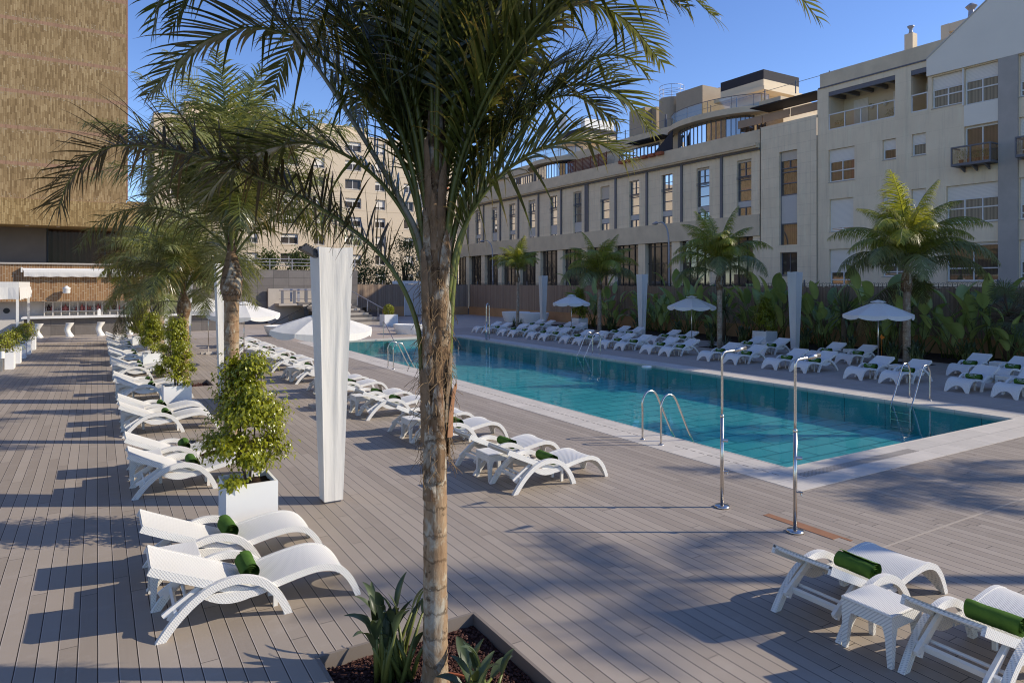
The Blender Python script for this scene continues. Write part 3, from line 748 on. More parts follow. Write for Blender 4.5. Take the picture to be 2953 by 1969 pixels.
# ------------------------------------------------------------------ fabric columns
def column(x, y, label, lamp=False, top=.5, bot=.27, h=3.72, seed=0):
    t = thing('fabric_column', label, 'fabric column', (x, y, 0), 0, 'tapered white fabric columns')
    mb = MB(); nz, m = 44, 16; P = []
    for i in range(nz + 1):
        u = i / nz; a = (bot + (top - bot) * u) / 2; row = []
        for side in range(4):
            for k in range(m):
                q = k / m * 2 - 1; px, py = [(q, -1), (1, q), (-q, 1), (-1, -q)][side]
                fold = .02 * math.sin(q * 5.0 + side * 1.7 + 1.3 * noise.noise((side, u * 2.2, seed))) * (1 - q * q) * (.35 + .65 * math.sin(math.pi * min(1, u * .9 + .08))) + .03 * noise.noise((q * 2.5 + side * 5, u * 7, seed + 4)) * (1 - q ** 4)
                inw = 1 + fold - .10 * (1 - q * q) * (1 - .5 * u) * math.sin(math.pi * min(1, u * 1.02)) - .012 * noise.noise((q * 1.2 + side * 3, u * 3, seed))
                if u > .93: inw *= 1 - .5 * (u - .93) * (1 - q * q)
                px, py = px * inw, py * inw
                row.append((a * px, a * py, .03 + (h - .03) * u - .02 * (1 - abs(q)) * (u > .99)))
        row.append(row[0]); P.append(row)
    mb.grid(P)
    fc = part('fabric_cover', mb, 'fabric', t, smooth=False)
    hm = MB(); hm.tube([(-.145, -.142, .05), (-.26, -.256, h - .02)] if False else [(-bot / 2 - .004, -bot / 2 - .004, .04), (-top / 2 * .985, -top / 2 * .985, h - .03)], .009, 6)
    part('seam', hm, 'fabric', t)
    b = MB(); b.box(-.11, .11, -.11, .11, 0, .03); part('base_plate', b, 'grey_metal', t)
    tp = MB(); tp.box(-top / 2 + .04, top / 2 - .04, -top / 2 + .04, top / 2 - .04, h - .06, h - .035); part('top_plate', tp, 'white_render', t)
    if lamp:
        f_ = MB(); c_ = Matrix.Translation((-.36, -.10, h - .08)) @ Matrix.Rotation(R(28), 4, 'Y')
        def bx(x0, x1, y0, y1, z0, z1):
            q = MB().box(x0, x1, y0, y1, z0, z1); f_.add([c_ @ Vector(p) for p in q.v], q.f)
        bx(-.13, .13, -.11, .11, -.02, .03); bx(-.10, .10, -.08, .08, .03, .07)
        for k in range(6): bx(-.09 + k * .034, -.082 + k * .034, -.075, .075, .07, .095)
        f_.box(-.28, -.2, -.03, .03, h - .10, h - .05)
        o = part('floodlight', f_, 'dark_metal', t)
        gl_ = MB(); gl_.add([c_ @ Vector(p) for p in ((-.11, -.09, -.022), (.11, -.09, -.022), (.11, .09, -.022), (-.11, .09, -.022))], [(0, 1, 2, 3)]); part('lamp_glass', gl_, 'clear_glass', o)
    return t
column(2.95, 10.02, 'tall white tapered fabric column with floodlight, nearest the camera', True, seed=1)
column(2.95, 19.85, 'tall white fabric column directly behind the second palm trunk', seed=2)
column(2.95, 29.5, 'tall white fabric column third along the left row', seed=3)
column(2.95, 39.0, 'tall white fabric column at the bar end of the left row', seed=4)
for i, (y, l) in enumerate(((21.2, 'white fabric column across the pool beside the right hand parasol'), (31.8, 'white fabric column in the middle of the far side of the pool'), (42.4, 'white fabric column at the left end of the far lounger rows'))):
    column(28.75 - .2 * i, y, l, top=.5, bot=.27, h=3.74, seed=7 + i)

# ------------------------------------------------------------------ parasols
def parasol(x, y, label, rad=1.35, rim=2.02, top=2.5, tilt=0.0, yaw=0.0, base=True):
    t = thing('parasol', label, 'parasol', (x, y, 0), yaw, 'white parasols')
    p = MB(); p.tube([(0, 0, .05), (0, 0, top - .02)], .019, 10); part('pole', p, 'steel', t, smooth=True)
    Mt = Matrix.Translation((0, 0, rim)) @ Matrix.Rotation(tilt, 4, 'X') @ Matrix.Translation((0, 0, -rim))
    n = 8; cn = MB(); P = []; seg = 8 * n
    for i in range(9):
        u = i / 8; row = []
        for k in range(seg + 1):
            a = 2 * math.pi * k / seg; ph = (k % 8) / 8; r0 = math.cos(math.pi / n) / math.cos((ph - .5) * 2 * math.pi / n)
            sag = -.05 * math.sin(math.pi * ph) * u * (1 - u * .6)
            r = rad * (.05 + .95 * u) * r0
            row.append(Mt @ Vector((r * math.cos(a), r * math.sin(a), top - (top - rim) * (u ** 1.12) + sag)))
        P.append(row)
    cn.grid(P)
    row2 = []
    for k in range(seg + 1):                                   # scalloped valance
        ph = (k % 8) / 8; q = P[-1][k]; a = 2 * math.pi * k / seg; dz = .10 + .07 * math.sin(math.pi * ph) ** .6
        row2.append(q + Vector((.012 * math.cos(a), .012 * math.sin(a), -dz)))
    cn.grid([P[-1], row2])
    part('canopy', cn, 'fabric', t, smooth=False, recalc=False)
    v = MB(); V = []
    for i in range(3):
        V.append([Mt @ Vector(((.03 + .24 * i / 2) * math.cos(2 * math.pi * k / 24), (.03 + .24 * i / 2) * math.sin(2 * math.pi * k / 24), top + .07 - .07 * i / 2 - .03 * (i == 2) * abs(math.sin(4 * 2 * math.pi * k / 24)))) for k in range(25)])
    v.grid(V); part('vent_cap', v, 'fabric', t, recalc=False)
    for k in range(n):
        a = 2 * math.pi * k / n; rb = MB(); rb.tube([Mt @ Vector((.05 * math.cos(a), .05 * math.sin(a), top - .05)), Mt @ Vector((rad * .97 * math.cos(a), rad * .97 * math.sin(a), rim - .01))], .008, 5); part('rib', rb, 'white_plastic', t)
    if base:
        b = MB(); b.box(-.33, .33, -.15, .15, 0, .09); b.box(-.15, .15, -.33, .33, .0015, .085); b.tube([(0, 0, .08), (0, 0, .32)], .03, 10); part('base', b, 'concrete', t, bevel=.01)
    return t
parasol(5.0, 17.75, 'large white parasol partly hidden behind the nearest fabric column', 1.32, 2.02, 2.42, R(3))
parasol(4.85, 28.0, 'white parasol right of the second palm trunk', 1.35, 2.02, 2.42, R(4))
parasol(4.3, 33.6, 'white parasol farthest back on the left, near the grey wall', 1.35, 2.0, 2.45)
parasol(24.3, 33.3, 'small white parasol on the left of the three across the pool', 1.12, 2.0, 2.45, 0)
parasol(25.4, 24.65, 'white parasol in the middle of the three across the pool', 1.18, 2.03, 2.5, 0)
parasol(24.9, 14.8, 'white parasol on the right of the three across the pool', 1.22, 2.03, 2.5, 0)

# ------------------------------------------------------------------ pool ladders, rails, showers
def ladder(x, y, side, label, h=.98):
    t = thing('pool_ladder', label, 'pool ladder', (x, y, 0), 0, 'stainless pool ladders')
    for dy in (-.27, .27):
        a = spline([(0, dy, 0), (0, dy, h * .55), (.0, dy, h * .80), (.09, dy, h * .96), (.22, dy, h), (.36, dy, h * .93), (.50, dy, h * .68), (.74, dy, h * .2), (.90, dy, -.08), (.93, dy, -.3), (.93, dy, -.72)], 40)
        q = MB(); q.tube([(p.x * side, p.y, p.z) for p in a], .021, 10); rl = part('handrail', q, 'steel', t, smooth=True)
        fl_ = MB(); fl_.lathe([(.055, .0065), (.055, .015), (.045, .028), (.024, .032)], 16, 0, dy); part('flange', fl_, 'steel', rl, smooth=True)
    for z in (-.26, -.46, -.66):
        s_ = MB(); s_.box(min(.88 * side, .98 * side), max(.88 * side, .98 * side), -.25, .25, z - .02, z); part('tread', s_, 'steel', t)
    return t
ladder(9.53, 10.33, 1, 'stainless pool ladder at the near pool edge left of the showers')
ladder(9.40, 24.3, 1, 'stainless pool ladder at the near edge behind the nearest palm trunk')
ladder(19.35, 10.33, -1, 'stainless pool ladder at the right on the far pool edge')
ladder(19.2, 24.4, -1, 'stainless pool ladder in the middle of the far pool edge')
for x, l in ((14.15, 'sloping steel handrail at the pool steps left of the palm trunk'), (18.05, 'sloping steel handrail at the pool steps right of the palm trunk')):
    q = MB(); q.tube(spline([(x, PY1 + .55, .006), (x, PY1 + .55, .5), (x, PY1 + .55, .92), (x, PY1 + .42, .93), (x, PY1 - .5, .38), (x, PY1 - 1.5, -.3)], 30), .022, 8)
    tag(part('pool_handrail', q, 'steel', smooth=True), l, 'handrail', 'pool step handrails')
def shower(x, y, label):
    t = thing('pool_shower', label, 'shower', (x, y, 0), 0, 'stainless pool showers')
    p = MB(); p.tube(spline([(0, 0, 1.28), (0, 0, 1.9), (0, 0, 2.13), (.02, 0, 2.19), (.08, 0, 2.215), (.26, -.01, 2.225)], 26), .0165, 12); part('riser_pipe', p, 'steel', t, smooth=True)
    p = MB(); p.tube([(0, 0, .015), (0, 0, 1.30)], .025, 14); part('lower_pipe', p, 'steel', t, smooth=True)
    p = MB(); p.lathe([(.027, 1.285), (.029, 1.29), (.029, 1.318), (.022, 1.325)], 14); part('collar', p, 'steel', t, smooth=True)
    p = MB(); p.lathe([(.11, 0.001), (.11, .02), (.10, .032), (.04, .036)], 24); part('base_plate', p, 'steel', t, smooth=True)
    p = MB(); p.tube([(.24, -.01, 2.225), (.285, -.012, 2.232), (.29, -.012, 2.233), (.46, -.02, 2.25)], [.023, .023, .032, .034], 12); part('shower_head', p, 'steel', t, smooth=True)
    p = MB(); p.tube([(.0, -.02, .96), (.04, -.075, .96)], .022, 10); part('push_valve', p, 'steel', t)
    p = MB(); p.tube([(0, -.02, .52), (.03, -.09, .525)], .011, 8); p.tube([(.02, -.06, .525), (.03, -.075, .48)], .010, 8); part('foot_tap', p, 'steel', t)
    return t
shower(7.64, 6.83, 'slim stainless shower post left of the pair before the pool')
shower(7.68, 5.66, 'slim stainless shower post right of the pair, nearer the camera')
t = thing('water_spout', 'tall inverted U shaped steel pipe standing at the far pool edge', 'water spout', (18.75, 33.6, 0))
p = MB(); p.tube(spline([(-.15, -.1, .9), (-.15, -.1, 1.75), (-.13, -.08, 1.96), (0, 0, 2.04), (.13, .08, 1.96), (.15, .1, 1.75), (.15, .1, .05)], 36), .035, 10); part('bent_pipe', p, 'steel', t, smooth=True)
p = MB(); p.tube([(-.15, -.1, .006), (-.15, -.1, .95)], .055, 12); part('lower_sleeve', p, 'steel', t, smooth=True)
p = MB(); p.lathe([(.12, .007), (.12, .02), (.06, .03)], 16, -.15, -.1); part('base_plate', p, 'steel', t)
q = MB(); q.lathe([(.05, -.10), (.17, -.07), (.20, -.03), (.18, .012), (.05, .03)], 20)
o = part('chlorine_float', q, 'white_plastic', smooth=True); o.location = (18.1, 19.9, 0); tag(o, 'small white float on the water at the far pool edge', 'pool float')

# ------------------------------------------------------------------ palms
def frond_mesh(name, pts, leaves=70, lmax=.55, wid=.03, droop=.7, seed=0, fwd=.55, plum=.5, mat='palm_leaf', s0=.16, pet=.022, petmat='petiole', nseg=3, up=.25, tiplen=.35, kink=.18):
    """pts: rachis in the local xz plane (x outward, z up). Leaflets hang from both sides. Returns (rachis mesh, leaflets mesh)."""
    rg = random.Random(seed)
    ra = spline([(p[0], p[2] if len(p) > 2 else 0.0, p[1]) for p in pts], 40)
    L = [0.0]
    for a, b in zip(ra, ra[1:]): L.append(L[-1] + (b - a).length)
    tot = L[-1]
    def at(s):
        s *= tot
        for i in range(39):
            if L[i + 1] >= s: k = (s - L[i]) / max(1e-6, L[i + 1] - L[i]); return ra[i].lerp(ra[i + 1], k), (ra[i + 1] - ra[i]).normalized()
        return ra[-1], (ra[-1] - ra[-2]).normalized()
    rm = MB(); rm.tube(ra, [max(.003, pet * (1 - .88 * (i / 39) ** .8)) for i in range(40)], 6)
    lf = MB()
    for k in range(leaves):
        for side in (-1, 1):
            u = s0 + (1 - s0) * (k + rg.uniform(-.35, .35) + .5) / leaves; u = min(.995, max(s0, u))
            p, d = at(u); sidev = Vector((0, 1, 0)) * side
            sidev = (sidev - d * sidev.dot(d)).normalized(); n = d.cross(sidev) * side; n = n if n.z > 0 else -n
            v = (u - s0) / (1 - s0)
            ln = lmax * (.45 + .75 * math.sin(math.pi * min(1, v * .85 + .1))) * (1 - (1 - tiplen) * v ** 3) * rg.uniform(.85, 1.1)
            f = fwd + .5 * v
            dirv = (sidev * rg.uniform(.8, 1.1) + d * f * rg.uniform(.7, 1.3) + n * (up + plum * rg.uniform(-1, 1))).normalized()
            w_ = wid * (.7 + .5 * math.sin(math.pi * v)) * rg.uniform(.85, 1.15)
            rnd = rg.random(); dr = droop * rg.uniform(.5, 1.4)
            q = p.copy(); vs = []; tips = []
            dd = dirv.copy(); wv = dd.cross(n); wv = wv.normalized() if wv.length > .05 else d.copy()
            kk = rg.randrange(1, nseg) if rg.random() < kink else -1
            for i in range(nseg + 1):
                x = i / nseg; ww = w_ * .5 * (1 - x ** 1.8) * (0.6 + 1.1 * min(1, x * 3) * .4)
                if i == nseg: ww = .0008
                vs += [q - wv * ww, q + wv * ww]; tips += [x, x]
                dd = (dd + Vector((0, 0, -1)) * dr * (.06 + 1.5 * x ** 2.2) * (3 / nseg) * .62 + (Vector((0, 0, -1.1)) if i == kk else Vector((0, 0, 0)))).normalized()
                q = q + dd * (ln / nseg)
            lf.add(vs, [(2 * i, 2 * i + 1, 2 * i + 3, 2 * i + 2) for i in range(nseg)], rnd, tips)
    return rm.mesh('rachis', petmat, True), lf.mesh('leaflets', mat, False, True, recalc=False)
def add_frond(parent, meshes, loc, rz, sc=1.0, tilt=0.0):
    fr = link('frond', meshes[1], parent, loc, rz); fr.scale = (sc, sc, sc)
    fr.rotation_euler = (0, tilt, rz)
    link('rachis', meshes[0], fr)
    return fr
def trunk_ringed(h, r0, r1, ring, seed, nz=None, lean=(0, 0)):
    mb = MB(); nz = nz or int(h / ring * 4); n = 20; P = []
    for i in range(nz + 1):
        z = h * i / nz; u = i / nz; r = r0 + (r1 - r0) * u; ph = (z / ring) % 1.0
        r *= 1 + .05 * (ph > .8) - .035 * math.cos(2 * math.pi * ph) * .5
        if z < .25: r *= 1 + .30 * (1 - z / .25) ** 2
        row = []
        for k in range(n):
            a = 2 * math.pi * k / n; rr = r * (1 + .05 * noise.noise((math.cos(a) * 2, math.sin(a) * 2, z * 4 + seed)))
            row.append((rr * math.cos(a) + lean[0] * u * u, rr * math.sin(a) + lean[1] * u * u, z - .13))
        row.append(row[0]); P.append(row)
    mb.grid(P); return mb

# ---- the foreground palm: fronds drawn as polylines (distance outwards, height) with their compass angle
FP = thing('palm_tree', 'tall feather palm in the foreground pit, fibrous trunk crossing the whole picture', 'palm tree', (2.37, 5.13, 0))
base_ang = math.atan2(-S, C)                                  # camera right as a world angle
tr = trunk_ringed(1.85, .104, .092, .20, 1, 60); tko = part('trunk', tr, 'palm_trunk', FP, smooth=True)
mb = MB(); P = []                                             # upper trunk wrapped in old leaf sheaths
for i in range(101):
    u = i / 100; z = 1.62 + 3.3 * u; row = []
    r = .091 + .020 * min(1, u * 3.2) - .075 * max(0, (u - .22)) 
    for k in range(36):
        a = 2 * math.pi * k / 36
        rr = r * (1 + .20 * noise.noise((math.cos(a) * 1.4, math.sin(a) * 1.4, z * 1.7)) + .10 * noise.noise((math.cos(a) * 6, math.sin(a) * 6, z * 6)))
        row.append((rr * math.cos(a), rr * math.sin(a), z))
    row.append(row[0]); P.append(row)
mb.grid(P); up_ = part('sheathed_trunk', mb, 'palm_trunk_fibre', FP, smooth=True)
rg = random.Random(21)
def boot(z, a, h, wd, r, flare, key):
    q = MB(); P = []
    for i in range(11):
        u = i / 10; w_ = wd * (1 - .55 * u) * (1 if u < .85 else (1 - (u - .85) * 3)); rr = r * (1 + .03 * u) + flare * u ** 2.5; row = []
        for k in range(7):
            aa = a + (k / 6 - .5) * w_; e = .018 * (1 - (k / 3 - 1) ** 2)
            row.append(((rr + e) * math.cos(aa), (rr + e) * math.sin(aa), z + h * u + .03 * rg.uniform(-1, 1) * (u > .9)))
        P.append(row)
    q.grid(P); part('leaf_base', q, key, up_, smooth=True, recalc=False)
for k in range(16):
    z = 1.45 + .155 * k; boot(z, base_ang + rg.uniform(-2.6, .9), rg.uniform(.45, .95), rg.uniform(.8, 1.6), .105 - .024 * max(0, z - 2.3) + .010 * rg.random(), rg.uniform(.0, .04), rg.choice(['boot', 'palm_trunk_fibre', 'petiole_bark', 'palm_trunk_fibre']))
boot(1.95, base_ang - .1, .42, 1.0, .128, .03, 'rust_plank')
fb = MB()                                                     # loose fibres
for _ in range(900):
    z = rg.uniform(1.7, 4.2); a = rg.uniform(0, 6.28); r = .112 - .024 * max(0, z - 2.4) + .02 * rg.random(); l = rg.uniform(.05, .2)
    p = Vector((r * math.cos(a), r * math.sin(a), z)); d = Vector((rg.uniform(-1, 1), rg.uniform(-1, 1), rg.uniform(-1.0, .25))) + Vector((math.cos(a), math.sin(a), 0)) * .35
    tan = Vector((-math.sin(a), math.cos(a), 0)); d = (d + tan * rg.choice([-1, 1]) * .9).normalized(); pts = [p]
    for i in range(4): d = (d + Vector((rg.uniform(-.5, .5), rg.uniform(-.5, .5), -.3)) - Vector((p.x, p.y, 0)) * .4).normalized(); p = p + d * l / 4; pts.append(p)
    fb.tube(pts, .0022, 3, False)
part('fibre', fb, 'palm_fibre', up_)
def front_frond(deg, pts, seed, **kw):
    k = dict(leaves=74, lmax=.80, wid=.038, droop=.75, fwd=.55, plum=.16, seed=seed, nseg=6, pet=.026, s0=.2); k.update(kw)
    k['lmax'] = max(k['lmax'], .70)
    if seed > 4: pts = [(p[0], p[1] + .36) for p in pts]
    add_frond(FP, frond_mesh('frond', pts, **k), (0, 0, 0), base_ang + R(deg))
front_frond(181, [(.10, 2.35), (.16, 2.9), (.42, 3.40), (.92, 3.80), (1.56, 4.10), (2.15, 4.28), (2.66, 4.30), (2.95, 4.05), (3.05, 3.80)], 1, mat='old_palm_leaf', s0=.24, leaves=124, lmax=.7, droop=.5, tiplen=.6, plum=.6, up=.5, kink=.6, wid=.027)
front_frond(186, [(.08, 2.9), (.12, 3.5), (.27, 3.85), (.57, 4.36), (.92, 4.9), (1.25, 5.33), (1.6, 5.62), (1.9, 5.66), (2.14, 5.45), (2.2, 5.2)], 2, s0=.22, leaves=64, lmax=.86, droop=.7, pet=.03, petmat='grey_petiole')
front_frond(5, [(.10, 2.05), (.115, 2.7), (.17, 3.38), (.32, 3.85), (.64, 4.36), (.97, 4.78), (1.30, 5.06), (1.58, 5.1), (1.78, 4.95)], 3, s0=.40, leaves=62, lmax=.62, droop=.5, pet=.034)
front_frond(352, [(.04, 3.3), (.18, 4.1), (.36, 4.95), (.57, 5.5), (.92, 5.98), (1.45, 6.14), (2.12, 5.96), (2.65, 5.62), (2.98, 5.2)], 4, s0=.2, leaves=66, lmax=.8, droop=.95, petmat='grey_petiole')
front_frond(95, [(.02, 3.5), (.10, 4.3), (.25, 5.2), (.6, 6.0), (1.2, 6.5), (2.0, 6.4), (2.6, 5.8)], 5, lmax=.62)
front_frond(140, [(.06, 3.2), (.22, 3.9), (.55, 4.6), (1.0, 5.15), (1.55, 5.4), (2.1, 5.25), (2.5, 4.8)], 6, lmax=.62)
front_frond(72, [(.04, 3.2), (.15, 4.0), (.40, 4.8), (.9, 5.5), (1.6, 5.75), (2.3, 5.4), (2.8, 4.7)], 10, lmax=.6)
front_frond(190, [(.05, 3.3), (.18, 4.1), (.40, 4.8), (.75, 5.5), (1.1, 6.0), (1.5, 6.15), (1.8, 5.9)], 11, lmax=.6)
front_frond(160, [(.05, 3.4), (.15, 4.2), (.34, 5.0), (.68, 5.7), (1.2, 6.2), (1.9, 6.2), (2.4, 5.8)], 12, lmax=.62)
front_frond(60, [(.03, 3.4), (.06, 4.3), (.12, 5.2), (.25, 6.1), (.5, 6.7), (.9, 6.9)], 14, lmax=.55, droop=.4)
front_frond(250, [(.03, 3.5), (.07, 4.4), (.16, 5.3), (.3, 6.1), (.5, 6.6), (.8, 6.8)], 15, lmax=.55, droop=.4)
front_frond(184, [(.08, 3.1), (.2, 3.8), (.42, 4.4), (.78, 5.0), (1.15, 5.35), (1.55, 5.45), (1.9, 5.25), (2.1, 4.85)], 17, lmax=.8, droop=1.0)
front_frond(338, [(.08, 3.1), (.22, 3.8), (.5, 4.4), (.9, 4.9), (1.35, 5.15), (1.8, 5.1), (2.2, 4.7)], 23, lmax=.8, droop=1.0)
front_frond(22, [(.08, 3.2), (.2, 3.9), (.45, 4.6), (.85, 5.1), (1.3, 5.35), (1.8, 5.25), (2.2, 4.9)], 24, lmax=.8, droop=1.0)
front_frond(350, [(.08, 3.0), (.2, 3.7), (.45, 4.3), (.8, 4.8), (1.2, 5.15), (1.6, 5.2), (2.0, 4.95)], 18, lmax=.78, droop=.9)
front_frond(14, [(.08, 2.9), (.2, 3.4), (.45, 3.9), (.8, 4.3), (1.2, 4.45), (1.6, 4.25)], 19, lmax=.74, droop=1.0)
front_frond(178, [(.08, 3.1), (.22, 3.7), (.55, 4.3), (1.0, 4.75), (1.5, 4.95), (2.0, 4.8), (2.4, 4.4)], 20, lmax=.78, droop=.9)
front_frond(76, [(.08, 3.0), (.2, 3.6), (.5, 4.2), (1.0, 4.6), (1.5, 4.7), (2.0, 4.4)], 21, lmax=.78, droop=.9)
front_frond(120, [(.08, 3.0), (.2, 3.6), (.5, 4.3), (1.0, 4.8), (1.6, 4.9), (2.1, 4.6)], 22, lmax=.78, droop=.9)
front_frond(8, [(.10, 3.0), (.22, 3.5), (.48, 4.0), (.85, 4.38), (1.25, 4.52), (1.6, 4.42), (1.85, 4.12)], 16, lmax=.52, droop=.8, leaves=60)

for i, (az, e0, L_, z0) in enumerate(((152, 76, 3.8, 3.3), (128, 68, 3.6, 3.3), (105, 80, 3.8, 3.5), (84, 70, 3.7, 3.3), (58, 76, 3.7, 3.4), (30, 78, 3.8, 3.5), (170, 82, 3.9, 3.6), (198, 82, 3.4, 3.6), (345, 82, 3.5, 3.6), (46, 60, 3.4, 3.3), (285, 85, 3.4, 3.7))):
    pts = [(.05, z0)]
    for j in range(9):
        e = R(e0 - (e0 + 22) * ((j + .5) / 9) ** 2.1); pts.append((pts[-1][0] + L_ / 9 * math.cos(e), pts[-1][1] + L_ / 9 * math.sin(e)))
    front_frond(az, pts, 40 + i, s0=.2, leaves=70, lmax=.8, droop=.8)
for az, pts, sd, mt in ((354, [(.10, 2.7), (.2, 3.2), (.45, 3.62), (.82, 3.9), (1.22, 3.98), (1.6, 3.82)], 70, 'palm_leaf'), (182, [(.08, 2.9), (.25, 3.4), (.6, 3.8), (1.05, 3.98), (1.55, 3.85), (1.9, 3.5)], 72, 'palm_leaf')):
    front_frond(az, pts, sd, s0=.25, leaves=58, lmax=.74, droop=1.0, mat=mt)
# ---- other palms
def curve_pts(L, e0, e1, n=7, sag=1.3):
    pts = [(0.0, 0.0)]; 
    for i in range(n):
        u = (i + .5) / n; e = R(e0 + (e1 - e0) * u ** sag); pts.append((pts[-1][0] + L / n * math.cos(e), pts[-1][1] + L / n * math.sin(e)))
    return pts
def frond_set(seed, L, leaves, lmax, wid, droop, mats, plum, nseg=4, up=-.15):
    spec = [(87, 40), (82, -5), (76, -40), (68, -62), (55, -72), (38, -78), (15, -80), (-10, -86)]
    return [frond_mesh('frond', curve_pts(L * (1 if a > 40 else .92), a, b), leaves, lmax, wid, droop, seed + i, .42, plum, mats[min(i, len(mats) - 1)], s0=.14, pet=.02 * L / 2.4, nseg=nseg, up=up) for i, (a, b) in enumerate(spec)]
MIDSET = frond_set(100, 3.0, 96, .78, .029, 1.15, ['silver_palm_leaf', 'silver_palm_leaf', 'silver_palm_leaf', 'palm_leaf', 'palm_leaf', 'silver_palm_leaf', 'palm_leaf', 'old_palm_leaf'], .75)
FRESHSET = frond_set(140, 2.7, 92, .76, .030, 1.5, ['fresh_palm_leaf', 'fresh_palm_leaf', 'silver_palm_leaf', 'silver_palm_leaf', 'fresh_palm_leaf', 'silver_palm_leaf', 'silver_palm_leaf', 'old_palm_leaf'], .45, up=-.25)
FARSET = frond_set(180, 2.9, 124, .74, .026, 2.4, ['fresh_palm_leaf', 'fresh_palm_leaf', 'fresh_palm_leaf', 'fresh_palm_leaf', 'silver_palm_leaf', 'silver_palm_leaf', 'palm_leaf', 'old_palm_leaf'], .3, up=-.35)
def palm(x, y, label, h, r, fset, counts, sc=1.0, seed=0, group=None, spread=.16, tmat='palm_trunk_far', spike=False, shaft=.9):
    rg = random.Random(seed); t = thing('palm_tree', label, 'palm tree', (x, y, 0), 0, group)
    part('trunk', trunk_ringed(h + .13, r * 1.1, r, .17, seed), tmat, t, smooth=True)
    q = MB(); P = []                                            # sheathed crown shaft
    for i in range(25):
        u = i / 24; z = h - .25 + (shaft + .25) * u; rr0 = r * (1.05 + .85 * math.sin(math.pi * min(1, u * 1.35 + .08)) ** 1.5 * (1 - .5 * u)) * (1 - .55 * u); row = []
        for k in range(18):
            a = 2 * math.pi * k / 18; rr = rr0 * (1 + .28 * noise.noise((math.cos(a) * 2.2, math.sin(a) * 2.2, z * 2.5 + seed))); row.append((rr * math.cos(a), rr * math.sin(a), z))
        row.append(row[0]); P.append(row)
    q.grid(P); part('crown_shaft', q, 'palm_trunk_fibre', t, smooth=True)
    a = rg.uniform(0, 6.28)
    for cls, n in enumerate(counts):
        for _ in range(n):
            a += 2.39996 + rg.uniform(-.35, .35); hz = h + shaft * (.95 - .75 * cls / 7) + rg.uniform(-.1, .1)
            add_frond(t, fset[cls], (.05 * math.cos(a), .05 * math.sin(a), hz), a, sc * rg.uniform(.85, 1.1), R(rg.uniform(-7, 7)))
    if spike:
        s_ = MB(); pts = spline([(0, 0, h + .5), (.05, 0, h + 2.0), (.12, .04, h + 3.0), (.10, .30, h + 3.9), (.05, .5, h + 4.15)], 14); s_.tube(pts, [.03 * (1 - .8 * i / 13) for i in range(14)], 6); part('unopened_spear', s_, 'petiole', t, smooth=True)
    return t
GP = 'palms along the left lounger row'
palm(2.32, 14.75, 'tall plumed palm, second along the left row, behind the potted ficus', 3.1, .14, MIDSET, [8, 10, 7, 4, 2, 1, 0, 0], 1.15, 31, GP, tmat='palm_trunk', shaft=1.2)
palm(2.36, 24.05, 'bushy palm, third along the left row, with drooping bright fronds', 2.35, .14, MIDSET, [4, 6, 7, 6, 5, 3, 1, 0], 1.0, 32, GP, tmat='palm_trunk', shaft=1.0)
palm(2.36, 33.4, 'smaller palm, fourth along the left row, overlapping the bar wall', 2.75, .14, FRESHSET, [2, 3, 4, 4, 5, 4, 3, 1], 1.12, 33, GP, shaft=.9)
palm(2.36, 42.8, 'palm farthest along the left row, standing before the bar counter', 3.4, .15, MIDSET, [2, 4, 4, 5, 4, 3, 3, 1], 1.12, 34, GP, shaft=1.0)
GF = 'palms across the pool'
palm(26.45, 42.9, 'small palm with bright tuft at the left end across the pool', 3.5, .11, FARSET, [2, 4, 4, 4, 2, 0, 0, 0], .85, 41, GF)
palm(28.1, 35.4, 'wide palm across the pool with pale upright spear leaf', 3.0, .125, FARSET, [2, 4, 5, 5, 4, 2, 0, 0], 1.15, 42, GF, spike=False)
palm(26.45, 23.8, 'sunlit palm across the pool between two white parasols', 3.1, .12, FARSET, [3, 5, 6, 5, 3, 2, 0, 0], 1.05, 43, GF, shaft=1.2)
palm(27.35, 15.1, 'largest palm across the pool, in front of the white framed windows', 3.1, .13, FARSET, [3, 5, 6, 6, 4, 3, 1, 1], 1.2, 44, GF, spike=True, shaft=1.2)
GO = 'palms beyond the right picture edge'
palm(17.35, -1.85, 'palm beyond the right picture edge shading the deck', 7.3, .12, MIDSET, [1, 2, 2, 1, 1, 0, 0, 0], .8, 51, GO)
palm(20.3, .78, 'palm beyond the right picture edge shading the coping', 4.9, .13, MIDSET, [1, 2, 3, 3, 2, 0, 0, 0], .85, 52, GO)
palm(23.3, 6.9, 'palm beyond the right picture edge shading the water', 4.9, .14, MIDSET, [1, 2, 2, 3, 2, 0, 0, 0], .95, 53, GO)

